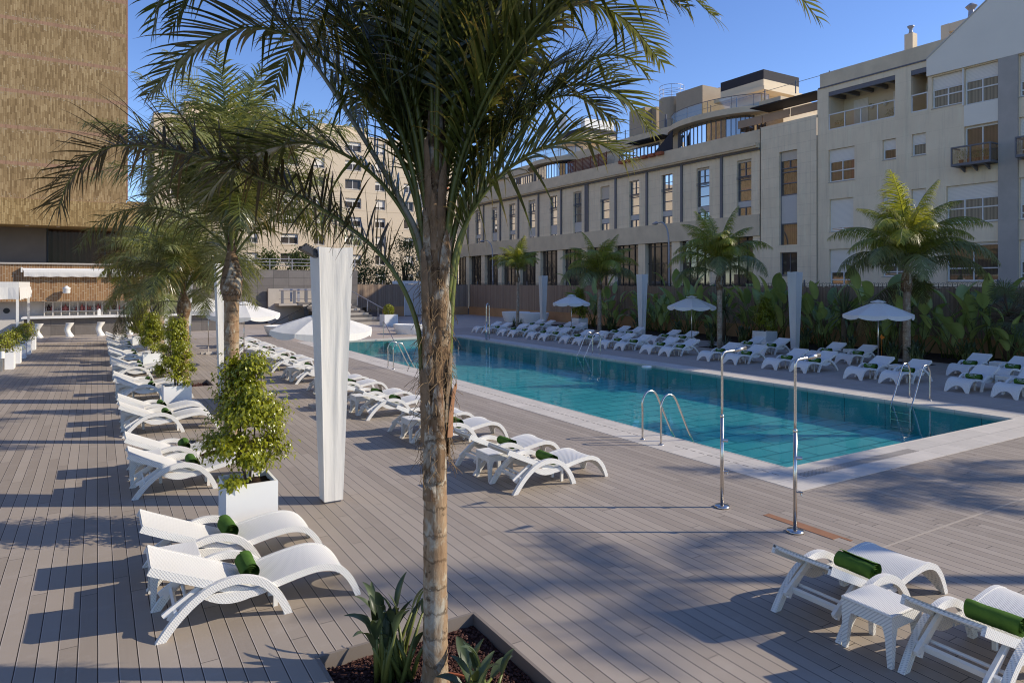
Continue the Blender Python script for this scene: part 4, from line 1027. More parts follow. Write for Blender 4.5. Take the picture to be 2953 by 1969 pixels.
# ------------------------------------------------------------------ potted ficus shrubs
def leaf_quad(mb, p, d, l, wd, n, rnd, curl=.25):
    sv = d.cross(n); sv = sv.normalized() if sv.length > .02 else d.orthogonal().normalized(); n = sv.cross(d).normalized()
    m = p + d * l * .5 + n * l * .06; e_ = p + d * l * .92 - n * l * curl
    vs = [p, m - sv * wd * .5 + n * wd * .14, m, m + sv * wd * .5 + n * wd * .14, e_]
    mb.add(vs, [(0, 1, 2), (0, 2, 3), (1, 4, 2), (2, 4, 3)], rnd, [0, .4, .3, .4, 1])
def ficus_meshes(seed, h, r, n, l):
    rg = random.Random(seed); lf = MB(); br = MB()
    stems = []
    for k in range(5):
        a = rg.uniform(0, 6.28); pts = [(.03 * math.cos(a), .03 * math.sin(a), 0)]
        for i in range(1, 6): pts.append((pts[0][0] + (.05 + .3 * r * i / 5) * math.cos(a) * i / 5 + rg.uniform(-.03, .03), pts[0][1] + (.05 + .3 * r * i / 5) * math.sin(a) * i / 5 + rg.uniform(-.03, .03), h * i / 5 * rg.uniform(.75, .95)))
        br.tube(pts, [.014, .012, .010, .008, .006, .004], 6); stems.append([Vector(p) for p in pts])
    clumps = []
    for k in range(64):
        u = rg.random() ** .9; z = h * (.14 + .86 * u); rad = r * (1.0 - .80 * max(0, u - .12) ** 1.1) * (.55 if u < .08 else 1); a = k * 2.39996 + rg.uniform(-.4, .4)
        q = rad * math.sqrt(rg.uniform(.0, 1.05)); clumps.append((Vector((q * math.cos(a), q * math.sin(a), z)), r * rg.uniform(.18, .34)))
    clumps.append((Vector((-.36 * r * 1.2, -.7 * r, h * .10)), .1))
    for c_, cr in clumps:
        st = min((p for s_ in stems for p in s_), key=lambda p: (p - c_).length + .6 * max(0, p.z - c_.z)); br.tube([st, st.lerp(c_, .6) + Vector((0, 0, .04)), c_], [.006, .004, .003], 4)
    for i in range(n):
        c_, cr = clumps[rg.randrange(len(clumps))]
        o = Vector((rg.gauss(0, 1), rg.gauss(0, 1), rg.gauss(0, .85))) * cr * .55; p = c_ + o
        outw = Vector((p.x, p.y, 0)).normalized() if Vector((p.x, p.y, 0)).length > .02 else Vector((1, 0, 0))
        d = (outw * rg.uniform(.2, 1.0) + Vector((rg.uniform(-.7, .7), rg.uniform(-.7, .7), rg.uniform(-1.0, .15)))).normalized()
        nn = (Vector((0, 0, 1)) + outw * .6 + Vector((rg.uniform(-.4, .4), rg.uniform(-.4, .4), 0))).normalized()
        leaf_quad(lf, p, d, l * rg.uniform(.75, 1.2), l * .42 * rg.uniform(.85, 1.15), nn, rg.random())
    return lf.mesh('foliage', 'ficus_leaf', True, True, recalc=False), br.mesh('branches', 'bark_brown', True)
def planter(x, y, label, a=.62, h=.68, group='white cube planters', soil=True):
    t = thing('planter_box', label, 'planter', (x, y, 0), 0, group); b = MB(); i = a / 2; w_ = .035
    for (x0, x1, y0, y1) in ((-i, i, -i, -i + w_), (-i, i, i - w_, i), (-i, -i + w_, -i + w_, i - w_), (i - w_, i, -i + w_, i - w_)): b.box(x0, x1, y0, y1, 0.002, h)
    part('box', b, 'white_render', t); s_ = MB(); s_.grid([[(-i + w_ + (a - 2 * w_) * p / 8, -i + w_ + (a - 2 * w_) * q / 8, h - .07 + .02 * noise.noise((p * .7, q * .7, x))) for p in range(9)] for q in range(9)]); part('soil', s_, 'dark_soil', t, recalc=False)
    return t
def ficus(x, y, z, meshes, label, sc, rz, group='potted ficus shrubs'):
    t = thing('ficus_shrub', label, 'shrub', (x, y, z), rz, group); t.scale = (sc, sc, sc); link('foliage', meshes[0], t); link('branches', meshes[1], t); return t
FIC = [ficus_meshes(61, 1.62, .54, 7600, .082), ficus_meshes(62, 1.7, .45, 6200, .084), ficus_meshes(63, 1.5, .47, 6200, .084)]
for i, (y, sc, m, rz) in enumerate(((9.36, 1.0, 0, 0), (18.9, .98, 1, 1.1), (27.9, .98, 2, 2.0), (37.0, 1.06, 1, 3.4))):
    who = ('nearest the camera', 'second along the left row', 'third along the left row', 'farthest along the left row')[i]
    planter(1.67 + .02 * i, y, f'white cube planter with a ficus, {who}'); ficus(1.67 + .02 * i, y, .6, FIC[m], f'glossy yellow green ficus shrub in white planter, {who}', sc, rz)
planter(28.9, 38.6, 'white cube planter across the pool left of the small parasol', .8, .75, 'white cube planters across the pool'); ficus(28.9, 38.6, .66, FIC[1], 'dull green shrub in the planter left of the small parasol across the pool', 1.25, .5, 'shrubs across the pool')
planter(29.2, 23.3, 'white cube planter across the pool beside the right fabric column', .85, .75, 'white cube planters across the pool'); ficus(29.2, 23.3, .66, FIC[2], 'green shrub in the planter beside the right fabric column', 1.2, 1.5, 'shrubs across the pool')

# ------------------------------------------------------------------ broad-leaved bed plants
def paddle(mb, pm, base, az, lean, h, ll, lw, rg, droop=.6):
    d = Vector((math.cos(az) * math.sin(lean), math.sin(az) * math.sin(lean), math.cos(lean))); p0 = Vector(base); p1 = p0 + d * h * .5 + Vector((0, 0, .03)); p2 = p0 + d * h
    pm.tube([p0, p1, p2], [.022, .017, .010], 6)
    n = Vector((-math.cos(az) * math.cos(lean), -math.sin(az) * math.cos(lean), math.sin(lean))); n = (n + Vector((rg.uniform(-.3, .3), rg.uniform(-.3, .3), 0))).normalized(); sv = d.cross(n).normalized()
    q = p2.copy(); dd = d.copy(); rows = []; K = 8; rnd = rg.random()
    for i in range(K + 1):
        x = i / K; w_ = lw * .5 * math.sin(math.pi * min(1, .06 + x * .94)) ** .75 * (1 - .25 * x)
        if i == K: w_ = .004
        fold = .35 * w_
        rows.append([q - sv * w_ + n * fold, q - sv * w_ * .5 + n * fold * .35, q.copy(), q + sv * w_ * .5 + n * fold * .35, q + sv * w_ + n * fold])
        dd = (dd + Vector((math.cos(az), math.sin(az), -.5)) * droop * x * .35).normalized(); n = sv.cross(dd); q = q + dd * ll / K
    o = len(mb.v); mb.grid(rows, rnd)
    for i in range(K + 1):
        for j in range(5): mb.t[o + i * 5 + j] = (abs(j - 2) / 2 * .7 + .3 * i / K)
def strelitzia(seed, n, hmin, hmax, ll, lw, mat, spread=.22, rad=.1):
    rg = random.Random(seed); lf = MB(); pm = MB()
    for k in range(n):
        az = k * 2.39996 + rg.uniform(-.5, .5); lean = R(rg.uniform(3, 32)) * (spread / .22); h = rg.uniform(hmin, hmax)
        paddle(lf, pm, (rad * rg.uniform(-1, 1), rad * rg.uniform(-1, 1), 0), az, lean, h, ll * rg.uniform(.7, 1.15), lw * rg.uniform(.75, 1.15), rg, rg.uniform(.3, 1.1))
    return lf.mesh('leaves', mat, True, True, recalc=False), pm.mesh('stalks', 'petiole', True)
def plant(name, label, cat, loc, meshes, sc=1.0, rz=0.0, group=None):
    t = thing(name, label, cat, loc, rz, group); t.scale = (sc, sc, sc); link('leaves', meshes[0], t); link('stalks', meshes[1], t); return t
near1 = strelitzia(71, 34, .26, .56, .30, .085, 'strelitzia_leaf', .22, .13)
near2 = strelitzia(72, 17, .14, .34, .30, .10, 'strelitzia_leaf', .42, .12)
plant('bird_of_paradise_plant', 'clump of grey green paddle leaves left of the foreground palm trunk', 'plant', (2.10, 5.42, -.11), near1, 1.05, .3)
plant('bird_of_paradise_plant', 'low clump of paddle leaves in front of the foreground palm trunk', 'plant', (2.50, 4.70, -.11), near2, 1.0, 1.9)
hs = MB(); hs.tube(spline([(1.80, 4.75, -.1), (1.95, 4.98, -.05), (2.2, 5.10, -.04), (2.40, 5.24, -.06), (2.62, 5.1, -.08), (2.6, 4.85, -.09)], 30), .011, 8); tag(part('drip_hose', hs, 'terracotta', smooth=True), 'thin brown irrigation hose curling on the gravel round the trunk', 'hose')
for i, (x, y) in enumerate(PITS[1:3]): plant('bird_of_paradise_plant', ('low leafy clump in the deck pit behind the nearest planter', 'low leafy clump in the third palm pit beside the planter')[i], 'plant', (x - .25, y - .2, -.1), near2, .9, i * 1.3)
BIG = [strelitzia(80 + k, 13, .5, 2.1, .95, .42, 'broad_leaf', .30, .25) for k in range(4)]
def spiky(seed, n, l, mat='spiky_leaf', wd=.05, h0=.1):
    rg = random.Random(seed); lf = MB(); pm = MB(); pm.tube([(0, 0, 0), (0, 0, h0 + .05)], .07, 8)
    for k in range(n):
        a = k * 2.39996; el = R(rg.uniform(-30, 85)); d = Vector((math.cos(a) * math.cos(el), math.sin(a) * math.cos(el), math.sin(el))); sv = Vector((-math.sin(a), math.cos(a), 0)); p = Vector((0, 0, h0)); vs = []; ts = []; L_ = l * rg.uniform(.75, 1.1)
        for i in range(5):
            x = i / 4; w_ = wd * .5 * (1 - x ** 2) + .001; vs += [p - sv * w_, p + sv * w_]; ts += [x, x]; d = (d + Vector((0, 0, -.28 * x))).normalized(); p = p + d * L_ / 4
        lf.add(vs, [(2 * i, 2 * i + 1, 2 * i + 3, 2 * i + 2) for i in range(4)], rg.random(), ts)
    return lf.mesh('leaves', mat, False, True, recalc=False), pm.mesh('stalks', 'bark_brown', True)
SP = [spiky(91, 70, .95, wd=.065), spiky(92, 60, .75, h0=.9), spiky(93, 46, .55)]
def fan_leaf_palm(seed):
    rg = random.Random(seed); lf = MB(); pm = MB(); pm.tube([(0, 0, 0), (0, 0, 1.5)], [.16, .13], 10)
    for k in range(24):
        a = k * 2.39996; el = R(rg.uniform(-35, 75)); d = Vector((math.cos(a) * math.cos(el), math.sin(a) * math.cos(el), math.sin(el))); p0 = Vector((0, 0, 1.5)); p1 = p0 + d * rg.uniform(.6, .9); pm.tube([p0, p0.lerp(p1, .5) + Vector((0, 0, .05)), p1], .014, 5)
        sv = Vector((-math.sin(a), math.cos(a), 0)); up = sv.cross(d).normalized(); rnd = rg.random()
        for j in range(22):
            an = R(-115 + 230 * j / 21); q = (d * math.cos(an) + sv * math.sin(an)).normalized(); l = .62 * rg.uniform(.85, 1.05); wv = q.cross(up).normalized() * .018; e_ = p1 + q * l * .6 + up * .03; tp_ = p1 + q * l + Vector((0, 0, -.12))
            lf.add([p1, e_ - wv, e_ + wv, tp_], [(0, 1, 2), (1, 3, 2)], rnd, [0, .5, .5, 1])
    return lf.mesh('leaves', 'spiky_leaf', False, True, recalc=False), pm.mesh('stalks', 'bark_brown', True)
FAN = fan_leaf_palm(97)
rg = random.Random(5); items = []
y = 10.4
while y < 39.5:
    kind = rg.choice('bbbbbs'); items.append((kind, rg.uniform(30.3, 32.0), y)); y += rg.uniform(.8, 1.5)
for y_ in (11.6, 13.7, 16.2, 18.8, 21.6, 24.9, 27.7, 30.3, 33.0, 36.4): items.append(('n', rg.uniform(29.25, 29.8), y_ + rg.uniform(-.3, .3)))
items += [('f', 30.9, 13.05), ('y', 30.2, 19.6), ('y', 30.1, 26.8), ('y', 30.4, 17.0)]
for yy in (12.2, 14.4, 17.9, 21.0): items.append(('b', 30.6, yy))
def ang(it): return -math.atan2(it[1] * C - it[2] * S, it[1] * S + it[2] * C)
cnt = {'b': 0, 's': 0, 'n': 0, 'f': 0, 'y': 0}
for it in sorted(items, key=ang):
    kind, x, y = it; cnt[kind] += 1; k = ORD[min(cnt[kind], 28)] if cnt[kind] < len(ORD) else 'last'
    if kind == 'b': plant('giant_bird_of_paradise', f'tall paddle leaved plant, {k} from the right along the reed fence', 'plant', (x, y, 0), BIG[rg.randrange(4)], rg.uniform(.8, 1.6), rg.uniform(0, 6), 'paddle leaved plants along the reed fence')
    elif kind == 's': plant('spiky_shrub', f'dark spiky shrub, {k} from the right along the reed fence', 'plant', (x, y, 0), SP[rg.randrange(2)], rg.uniform(1.2, 1.9), rg.uniform(0, 6), 'spiky shrubs along the reed fence')
    elif kind == 'n': plant('low_bed_plant', f'low grey green leafy clump, {k} from the right at the bed front', 'plant', (x, y, 0), near1, rg.uniform(1.0, 1.5), rg.uniform(0, 6), 'low clumps at the front of the bed')
    elif kind == 'f': plant('fan_palm', 'young fan palm with dark pleated leaves right of the largest far palm', 'fan palm', (x, y, 0), FAN, 1.25, 0)
    else: plant('yucca', f'dark yucca with hanging sword leaves, {k} from the right along the fence', 'plant', (x, y, 0), SP[1], 1.9, rg.uniform(0, 6), 'yuccas along the fence')
for (px, py), l in zip(FPITS, ('spiky clump at the foot of the sunlit palm across the pool', 'grey green clump at the foot of the largest palm across the pool', 'spiky clump at the foot of the small palm across the pool')):
    for s_ in (-1, 1): plant('low_bed_plant', l.replace('clump', 'clump left' if s_ > 0 else 'clump right'), 'plant', (px - .1, py + .45 * s_, 0), SP[2] if 'spiky' in l else near1, 1.15, s_, 'clumps at the feet of the far palms')
bl = MB(); bl.tube([(29.2, 17.2, 0), (29.2, 17.2, .75)], .01, 5); bl.add([(29.2, 17.2, .72), (29.2, 17.05, .85), (29.2, 17.16, .9), (29.2, 17.2, .98), (29.2, 17.27, .86)], [(0, 1, 2), (0, 2, 3), (0, 3, 4)]); tag(part('orange_flower', bl, 'orange_bloom'), 'single orange bloom in the bed behind the right parasol', 'flower')

# ------------------------------------------------------------------ facade tools
def PX(X): return lambda a, z, d=0.0: (X + d, a, z)            # wall seen from the pool, a runs along y
def PY(Y): return lambda a, z, d=0.0: (a, Y + d, z)            # wall seen from the camera, a runs along x
def facade(name, mat, P, a0, a1, z0, z1, ops, depth, parent):
    mb = MB(); q = rects(a0, a1, z0, z1, ops, 0)
    mb.add([P(x, y) for x, y, _ in q.v], q.f)
    for (b0, b1, c0, c1) in ops:
        for (p, r) in (((b0, c0), (b1, c0)), ((b1, c0), (b1, c1)), ((b1, c1), (b0, c1)), ((b0, c1), (b0, c0))):
            mb.add([P(*p), P(*r), P(*r, depth), P(*p, depth)], [(0, 1, 2, 3)])
    return part(name, mb, mat, parent)
def fbox(mb, P, a0, a1, z0, z1, d0, d1):
    vs = [P(a, z, d) for d in (d0, d1) for z in (z0, z1) for a in (a0, a1)]
    return mb.add(vs, [(0, 2, 3, 1), (4, 5, 7, 6), (0, 1, 5, 4), (2, 6, 7, 3), (0, 4, 6, 2), (1, 3, 7, 5)])
def window(parent, P, a0, a1, z0, z1, d, cols=2, rows=(.5,), shut=0.0, fr='white_plastic', gl='window_glass', sm='white_shutter', fw=.06, rail=False, label=None):
    zs = z1 - (z1 - z0) * shut; f = MB(); a0 += .006; a1 -= .006; z0 += .006
    fbox(f, P, a0, a0 + fw, z0, zs, d - .06, d - .005); fbox(f, P, a1 - fw, a1, z0, zs, d - .06, d - .005); fbox(f, P, a0 + fw, a1 - fw, z0, z0 + fw, d - .06, d - .005); fbox(f, P, a0 + fw, a1 - fw, zs - fw, zs - .003, d - .06, d - .005)
    for k in range(1, cols): c = a0 + (a1 - a0) * k / cols; fbox(f, P, c - fw * .45, c + fw * .45, z0 + fw, zs - fw, d - .055, d - .006)
    for r in rows: c = z0 + (zs - z0) * r; fbox(f, P, a0 + fw, a1 - fw, c - fw * .5, c + fw * .5, d - .058, d - .007)
    w_ = part('window', f, fr, parent, label=label)
    g_ = MB(); g_.add([P(a0, z0, d - .012), P(a1, z0, d - .012), P(a1, zs, d - .012), P(a0, zs, d - .012)], [(0, 1, 2, 3)]); part('pane', g_, gl, w_)
    if shut > 0:
        s_ = MB(); fbox(s_, P, a0, a1, zs, z1 - .005, d - .07, d - .01); part('shutter', s_, sm, w_)
    sl = MB(); fbox(sl, P, a0 - .03, a1 + .03, z0 - .06, z0 - .012, -.035, d - .01); part('sill', sl, 'grey_metal' if fr != 'white_plastic' else 'concrete', w_)
    return w_

# ------------------------------------------------------------------ fences
bw = MB(); bw.box(32.55, 32.8, 8, 62.3, -.1, .76); bw.box(32.52, 32.83, 8, 62.3, .76, .80)
tag(part('boundary_wall', bw, 'ochre_wall'), 'low ochre wall carrying the reed fence behind the far plants', 'wall')
def reed(P, a0, a1, z0, z1, label, seed):
    rg = random.Random(seed); n = int((a1 - a0) / .12); mb = MB(); rows = [[], []]
    for k in range(n + 1):
        a = a0 + (a1 - a0) * k / n; d = .015 * math.sin(a * 9) + .02 * noise.noise((a * 1.3, 0, seed))
        rows[0].append(P(a, z0, d)); rows[1].append(P(a, z1 + .035 * rg.uniform(-1, 1), d + .01))
    mb.grid(rows); t = thing('reed_fence', label, 'fence'); part('reed_screen', mb, 'reed', t, recalc=False)
    ir = MB(); k = a0
    for z in (z0 + .25, z1 - .06, z1 + .02): fbox(ir, P, a0, a1, z - .015, z + .015, .08, .11)
    while k < a1:
        fbox(ir, P, k - .01, k + .01, z0, z1 + .17, .085, .105)
        ir.tube([P(k + .09 * math.cos(q), z1 + .12 + .09 * math.sin(q), .095) for q in [math.pi * j / 6 for j in range(7)]], .008, 4, False)
        k += .2
    part('iron_railing', ir, 'black_frame', t)
    ps = MB(); k = a0
    while k < a1: fbox(ps, P, k - .035, k + .035, z0, z1 + .22, .06, .13); c = P(k, z1 + .30, .095); ps.lathe([(.0, c[2] + .1), (.05, c[2]), (.03, c[2] - .08)], 6, c[0], c[1]); k += 3.1
    part('post', ps, 'grey_metal', t); return t
reed(PX(32.56), 8.0, 62.2, .80, 3.0, 'long brown reed screen with iron hoops on top behind the far lounger rows', 3)
x0 = on_y(1105, 816, 62.5)[0]; xg0 = on_y(1165, 816, 62.5)[0]; xg1 = on_y(1215, 816, 62.5)[0]
bw = MB(); bw.box(x0, xg0, 62.45, 62.7, 0, .95); bw.box(xg1, 32.5, 62.45, 62.7, 0, .8); tag(part('boundary_wall', bw, 'ochre_wall'), 'low ochre wall at the end of the terrace beside the stairs', 'wall')
reed(PY(62.46), on_y(1012, 816, 62.5)[0], xg0, .9, 3.05, 'short reed screen beside the stairs at the back', 4)
reed(PY(62.46), xg1, 32.5, .8, 3.0, 'reed screen closing the terrace right of the white gate', 5)
g_ = thing('garden_gate', 'pale metal gate between the two reed screens at the back', 'gate', (xg0, 62.5, 0)); gw = xg1 - xg0
f = MB(); f.box(0, .07, -.04, .04, 0, 3.1); f.box(gw - .07, gw, -.04, .04, 0, 3.1); f.box(-1.2, gw + 1.2, -.05, .05, 3.1, 3.4); part('gate_frame', f, 'white_plastic', g_)
f = MB(); f.box(.07, gw - .07, -.02, .02, .05, 3.05); part('gate_leaf', f, 'shutter_grey', g_)

# ------------------------------------------------------------------ long stone block across the pool
XB = 42.0
B1 = thing('apartment_building', 'long beige stone block with dark vertical strips and tall windows across the pool', 'building')
WY = [(34.73, 36.10), (38.85, 40.22), (42.98, 44.30), (47.16, 48.52), (51.39, 52.77), (55.80, 57.20), (60.1, 61.5), (64.4, 65.8), (68.7, 70.1), (72.95, 74.3), (77.2, 78.6)]
facade('wall', 'stone_facade', PX(XB), 33.87, 84.0, 8.30, 13.06, [(a, b, 8.31, 12.54) for a, b in WY], .28, B1)
facade('end_bay_wall', 'stone_facade', PX(XB - .10), 29.2, 33.87, -.2, 14.62, [(30.72, 32.2, 5.9, 12.57), (30.72, 32.14, 3.75, 5.37)], .3, B1)
m_ = MB(); fbox(m_, PX(XB), 33.8, 33.868, 6, 14.61, -.1, .3); fbox(m_, PX(XB), 29.203, 33.86, 14.6, 14.66, -.06, .5); part('return_wall', m_, 'stone_facade', B1)
m_ = MB(); fbox(m_, PX(XB), 33.875, 84, 6.70, 8.298, -.16, .25); part('stone_band', m_, 'parapet_concrete', B1)
m_ = MB(); fbox(m_, PX(XB), 33.875, 84, 13.30, 13.56, -.62, .0); fbox(m_, PX(XB), 33.875, 84, 13.18, 13.30, -.50, .0); part('cornice', m_, 'parapet_concrete', B1)
m_ = MB(); fbox(m_, PX(XB), 33.88, 84, 13.05, 13.178, -.22, .003); part('cornice_channel', m_, 'grey_metal', B1)
m_ = MB(); fbox(m_, PX(XB), 33.876, 84, 13.56, 14.58, .0, .25); part('terrace_parapet', m_, 'parapet_concrete', B1)
for y in [37.55, 41.85, 46.1, 50.4, 55.05, 59.3, 63.65, 67.9, 72.1, 76.3, 80.6]:
    m_ = MB(); fbox(m_, PX(XB), y - .10, y + .10, 8.3, 13.05, -.14, .02)
    if abs(y - 55.05) < .1: fbox(m_, PX(XB), y - .42, y - .22, 8.3, 13.05, -.14, .02)
    part('dark_strip', m_, 'grey_metal', B1)
sh = [.14, .14, .02, .06, .42, .12, .05, .3, .1, .25, .2]
for i, (a, b) in enumerate(WY):
    P = PX(XB); d = .26; zt = 12.54; zs = zt - 1.25 * (sh[i] if sh[i] < .4 else 1.0)
    f = MB(); fw = .05
    for y in (a + .006, b - .006 - fw): fbox(f, P, y, y + fw, 8.32, 12.5, d - .08, d - .005)
    for z in (8.95, 9.42, 10.23, 11.03, 11.32): fbox(f, P, a + .05, b - .05, z - .035, z + .035, d - .075, d - .006)
    fbox(f, P, (a + b) / 2 - .03, (a + b) / 2 + .03, 11.32, zs, d - .07, d - .007); fbox(f, P, (a + b) / 2 - .03, (a + b) / 2 + .03, 8.32, 8.95, d - .07, d - .007)
    fbox(f, P, a + .05, b - .05, 11.85, 11.89, d - .068, d - .008)
    w_ = part('window', f, 'grey_metal', B1)
    g_ = MB(); g_.add([P(a, 8.3, d - .012), P(b, 8.3, d - .012), P(b, 12.55, d - .012), P(a, 12.55, d - .012)], [(0, 1, 2, 3)]); part('pane', g_, 'window_glass', w_)
    s_ = MB(); fbox(s_, P, a + .01, b - .01, zs, 12.53, d - .09, d - .02); part('shutter', s_, 'beige_shutter', w_)
    s_ = MB(); fbox(s_, P, a + .01, b - .01, 8.97 - (.55 if i in (5, 6, 7, 9) else 0), 9.40, d - .085, d - .02); part('spandrel_panel', s_, 'shutter_grey', w_)
    r_ = MB()
    for z in (11.12, 11.2, 11.28): r_.tube([P(a, z, -.03), P(b, z, -.03)], .014, 5)
    part('window_rail', r_, 'grey_metal', w_)
P = PX(XB - .10)                                               # single tall window of the end bay
f = MB()
for y in (30.726, 32.144): fbox(f, P, y, y + .05, 5.92, 12.5, .2, .29)
for z in (7.4, 9.47, 10.28, 11.08, 11.36): fbox(f, P, 30.776, 32.144, z - .035, z + .035, .21, .288)
fbox(f, P, 31.43, 31.49, 11.36, 11.95, .22, .287); w_ = part('window', f, 'grey_metal', B1, label='tall window of the plain end bay')
g_ = MB(); g_.add([P(30.72, 5.9, .285), P(32.2, 5.9, .285), P(32.2, 12.57, .285), P(30.72, 12.57, .285)], [(0, 1, 2, 3)]); part('pane', g_, 'amber_glass', w_)
s_ = MB(); fbox(s_, P, 30.78, 32.14, 11.9, 12.56, .19, .27); part('shutter', s_, 'beige_shutter', w_)
s_ = MB(); fbox(s_, P, 30.78, 32.14, 7.44, 9.42, .2, .27); part('spandrel_panel', s_, 'shutter_grey', w_)
window(B1, P, 30.72, 32.14, 3.75, 5.37, .26, 2, (), 0, 'grey_metal', 'dark_glass')
# ground floor glazing between stone piers
gx = XB + .35; g_ = MB(); g_.add([(gx, 33.87, -.2), (gx, 84, -.2), (gx, 84, 6.7), (gx, 33.87, 6.7)], [(0, 1, 2, 3)]); part('shop_glazing', g_, 'dark_glass', B1)
for k in range(13):
    y = 33.6 + 4.24 * k; m_ = MB(); m_.box(XB - .05, XB + .45, y, y + .95, -.2, 6.69); part('stone_pier', m_, 'stone_facade', B1)
    m_ = MB()
    for q in (.25, .5, .75): m_.box(gx - .07, gx - .01, y + .95 + 3.29 * q - .04, y + .95 + 3.29 * q + .04, -.2, 6.68)
    for z in (1.2, 2.9, 4.9, 6.4): m_.box(gx - .065, gx - .012, y + .95, y + 4.24, z - .035, z + .035)
    part('glazing_bars', m_, 'black_frame', B1)
m_ = MB(); m_.box(gx + .6, XB + 14, 29.3, 84, -.2, 13.5); part('rear_block', m_, 'grey_render', B1)
# set-back top floor
XS = 44.6
m_ = MB(); m_.box(XS, XB + 14, 33.9, 83, 13.55, 16.5); part('top_floor', m_, 'cream_render', B1)
m_ = MB(); m_.box(XS - .25, XB + 14, 33.95, 83.2, 16.5, 17.38); part('roof_parapet', m_, 'parapet_concrete', B1)
for (y0, y1) in ((35.5, 36.6), (47.3, 52.9), (64, 67), (69, 73)):
    f = MB(); n = int((y1 - y0) / .55) + 1
    for k in range(n + 1): y = y0 + (y1 - y0) * k / n; fbox(f, PX(XS), y - .04, y + .04, 13.7, 16.2, -.11, -.03)
    fbox(f, PX(XS), y0, y1, 16.1, 16.22, -.11, -.03); w_ = part('terrace_glazing', f, 'grey_metal', B1)
    g_ = MB(); g_.add([(XS - .06, y0, 13.6), (XS - .06, y1, 13.6), (XS - .06, y1, 16.2), (XS - .06, y0, 16.2)], [(0, 1, 2, 3)]); part('pane', g_, 'window_glass', w_)
m_ = MB()
for k in range(18): fbox(m_, PX(XS - 1.2), 53.6, 60.2, 13.9 + k * .13, 13.98 + k * .13, 0, .05)
for k in range(6): fbox(m_, PX(XS - 1.2), 53.6 + 1.3 * k, 53.68 + 1.3 * k, 13.6, 16.3, .05, .1)
part('wood_lattice', m_, 'rust_wood', B1)
for (y0, y1, o, k) in ((29.6, 35.2, 2.2, 'awning_dark'), (45.4, 50.2, 1.5, 'awning_dark'), (60.5, 65.5, 1.2, 'awning_dark')):
    m_ = MB(); m_.prism_yz([(0, 0)] * 0 or [(y0, 16.46), (y1, 16.46), (y1, 16.40), (y0, 16.40)], XS - o, XS + .0); part('awning', m_, k, B1)
m_ = MB()
for k in range(3): m_.box(XS - 1.3, XS - 1.22, 30 + 2.4 * k, 32.3 + 2.4 * k, 15.35, 15.95)
part('pergola_blind', m_, 'awning_pink', B1)
def curved_terrace(yc, ry, rx):
    sl = MB(); n = 28
    for (z0, z1, k) in ((16.55, 16.95, 1.0), (16.95, 17.06, .96)):
        arc = [(XS + .6 - rx * k * math.sin(math.pi * i / n), yc - ry * k * math.cos(math.pi * i / n)) for i in range(n + 1)]; o = len(sl.v)
        vs = [(x, y, z0) for x, y in arc] + [(x, y, z1) for x, y in arc]; sl.add(vs, [(i, i + 1, i + n + 2, i + n + 1) for i in range(n)] + [tuple(range(n, -1, -1)), tuple(range(n + 1, 2 * n + 2))])
    p_ = part('curved_balcony', sl, 'parapet_concrete', B1)
    arc = [(XS + .6 - rx * .93 * math.sin(math.pi * i / n), yc - ry * .93 * math.cos(math.pi * i / n)) for i in range(n + 1)]
    g_ = MB(); g_.grid([[(x, y, 17.06) for x, y in arc], [(x, y, 17.95) for x, y in arc]]); part('balcony_glass', g_, 'clear_glass', p_, recalc=False)
    r_ = MB(); r_.tube([(x, y, 18.0) for x, y in arc], .03, 6)
    for i in range(0, n + 1, 4): r_.tube([(arc[i][0], arc[i][1], 17.05), (arc[i][0], arc[i][1], 18.0)], .022, 5)
    part('balcony_rail', r_, 'grey_metal', p_)
    arc = [(XS + .6 - rx * .72 * math.sin(math.pi * i / n), yc - ry * .8 * math.cos(math.pi * i / n)) for i in range(n + 1)]
    g_ = MB(); g_.grid([[(x, y, 13.6) for x, y in arc], [(x, y, 16.5) for x, y in arc]]); q_ = part('bow_window', g_, 'window_glass', B1, recalc=False)
    r_ = MB()
    for i in range(0, n + 1): r_.tube([(arc[i][0] - .02, arc[i][1], 13.6), (arc[i][0] - .02, arc[i][1], 16.5)], .035, 4)
    part('glazing_bars', r_, 'grey_metal', q_)
curved_terrace(40.7, 5.4, 2.9); curved_terrace(64.5, 5.0, 2.7)
m_ = MB(); m_.prism_yz([(43.6, 14.6), (46.2, 14.6), (43.6, 16.4)], 42.6, 42.66); part('folded_awning', m_, 'awning_dark', B1)
for k in range(6):
    y = 43.6 + k * 1.0 + .35; m_ = MB(); m_.box(XB - .36, XB - .02, y, y + .72, 14.30, 14.58); part('flower_box', m_, 'terracotta', B1)
# roof houses
XR = 50.0
def roof_house(ul, uc, ur, vt, vs, vw, label_mat='cream_render'):
    yc = on_x(uc, vt, XR)[0]; yl = on_x(ul, vt, XR)[0]; xr = on_y(ur, vt, yc)[0]; z2 = on_x(uc, vt, XR)[1]; z1 = on_x(uc, vs, XR)[1]; z0 = on_x(uc, vw, XR)[1]
    m_ = MB(); m_.box(XR + .9, xr - .3, yc + .9, yl - .3, 17.38, z0 - .2); h_ = part('roof_house', m_, 'cream_render', B1)
    m_ = MB(); m_.box(XR - .35, xr + .5, yc - .35, yl + .5, z0 - .2, z0 + .12); m_.box(XR, xr, yc, yl, z0 + .12, z1); part('eaves', m_, 'cream_render', h_)
    m_ = MB(); m_.box(XR + .002, xr, yc + .002, yl, z1, z2); part('dark_screen', m_, 'awning_dark', h_)
    for k in range(3):
        f = MB(); y = yc + 2.0 + k * 1.6; f.box(XR + .86, XR + .91, y, y + .5, 18.4, 19.0); part('window', f, 'dark_glass', h_)
    return yc, yl, xr, z2
A_ = roof_house(2078, 2202, 2304, 200, 228, 255)
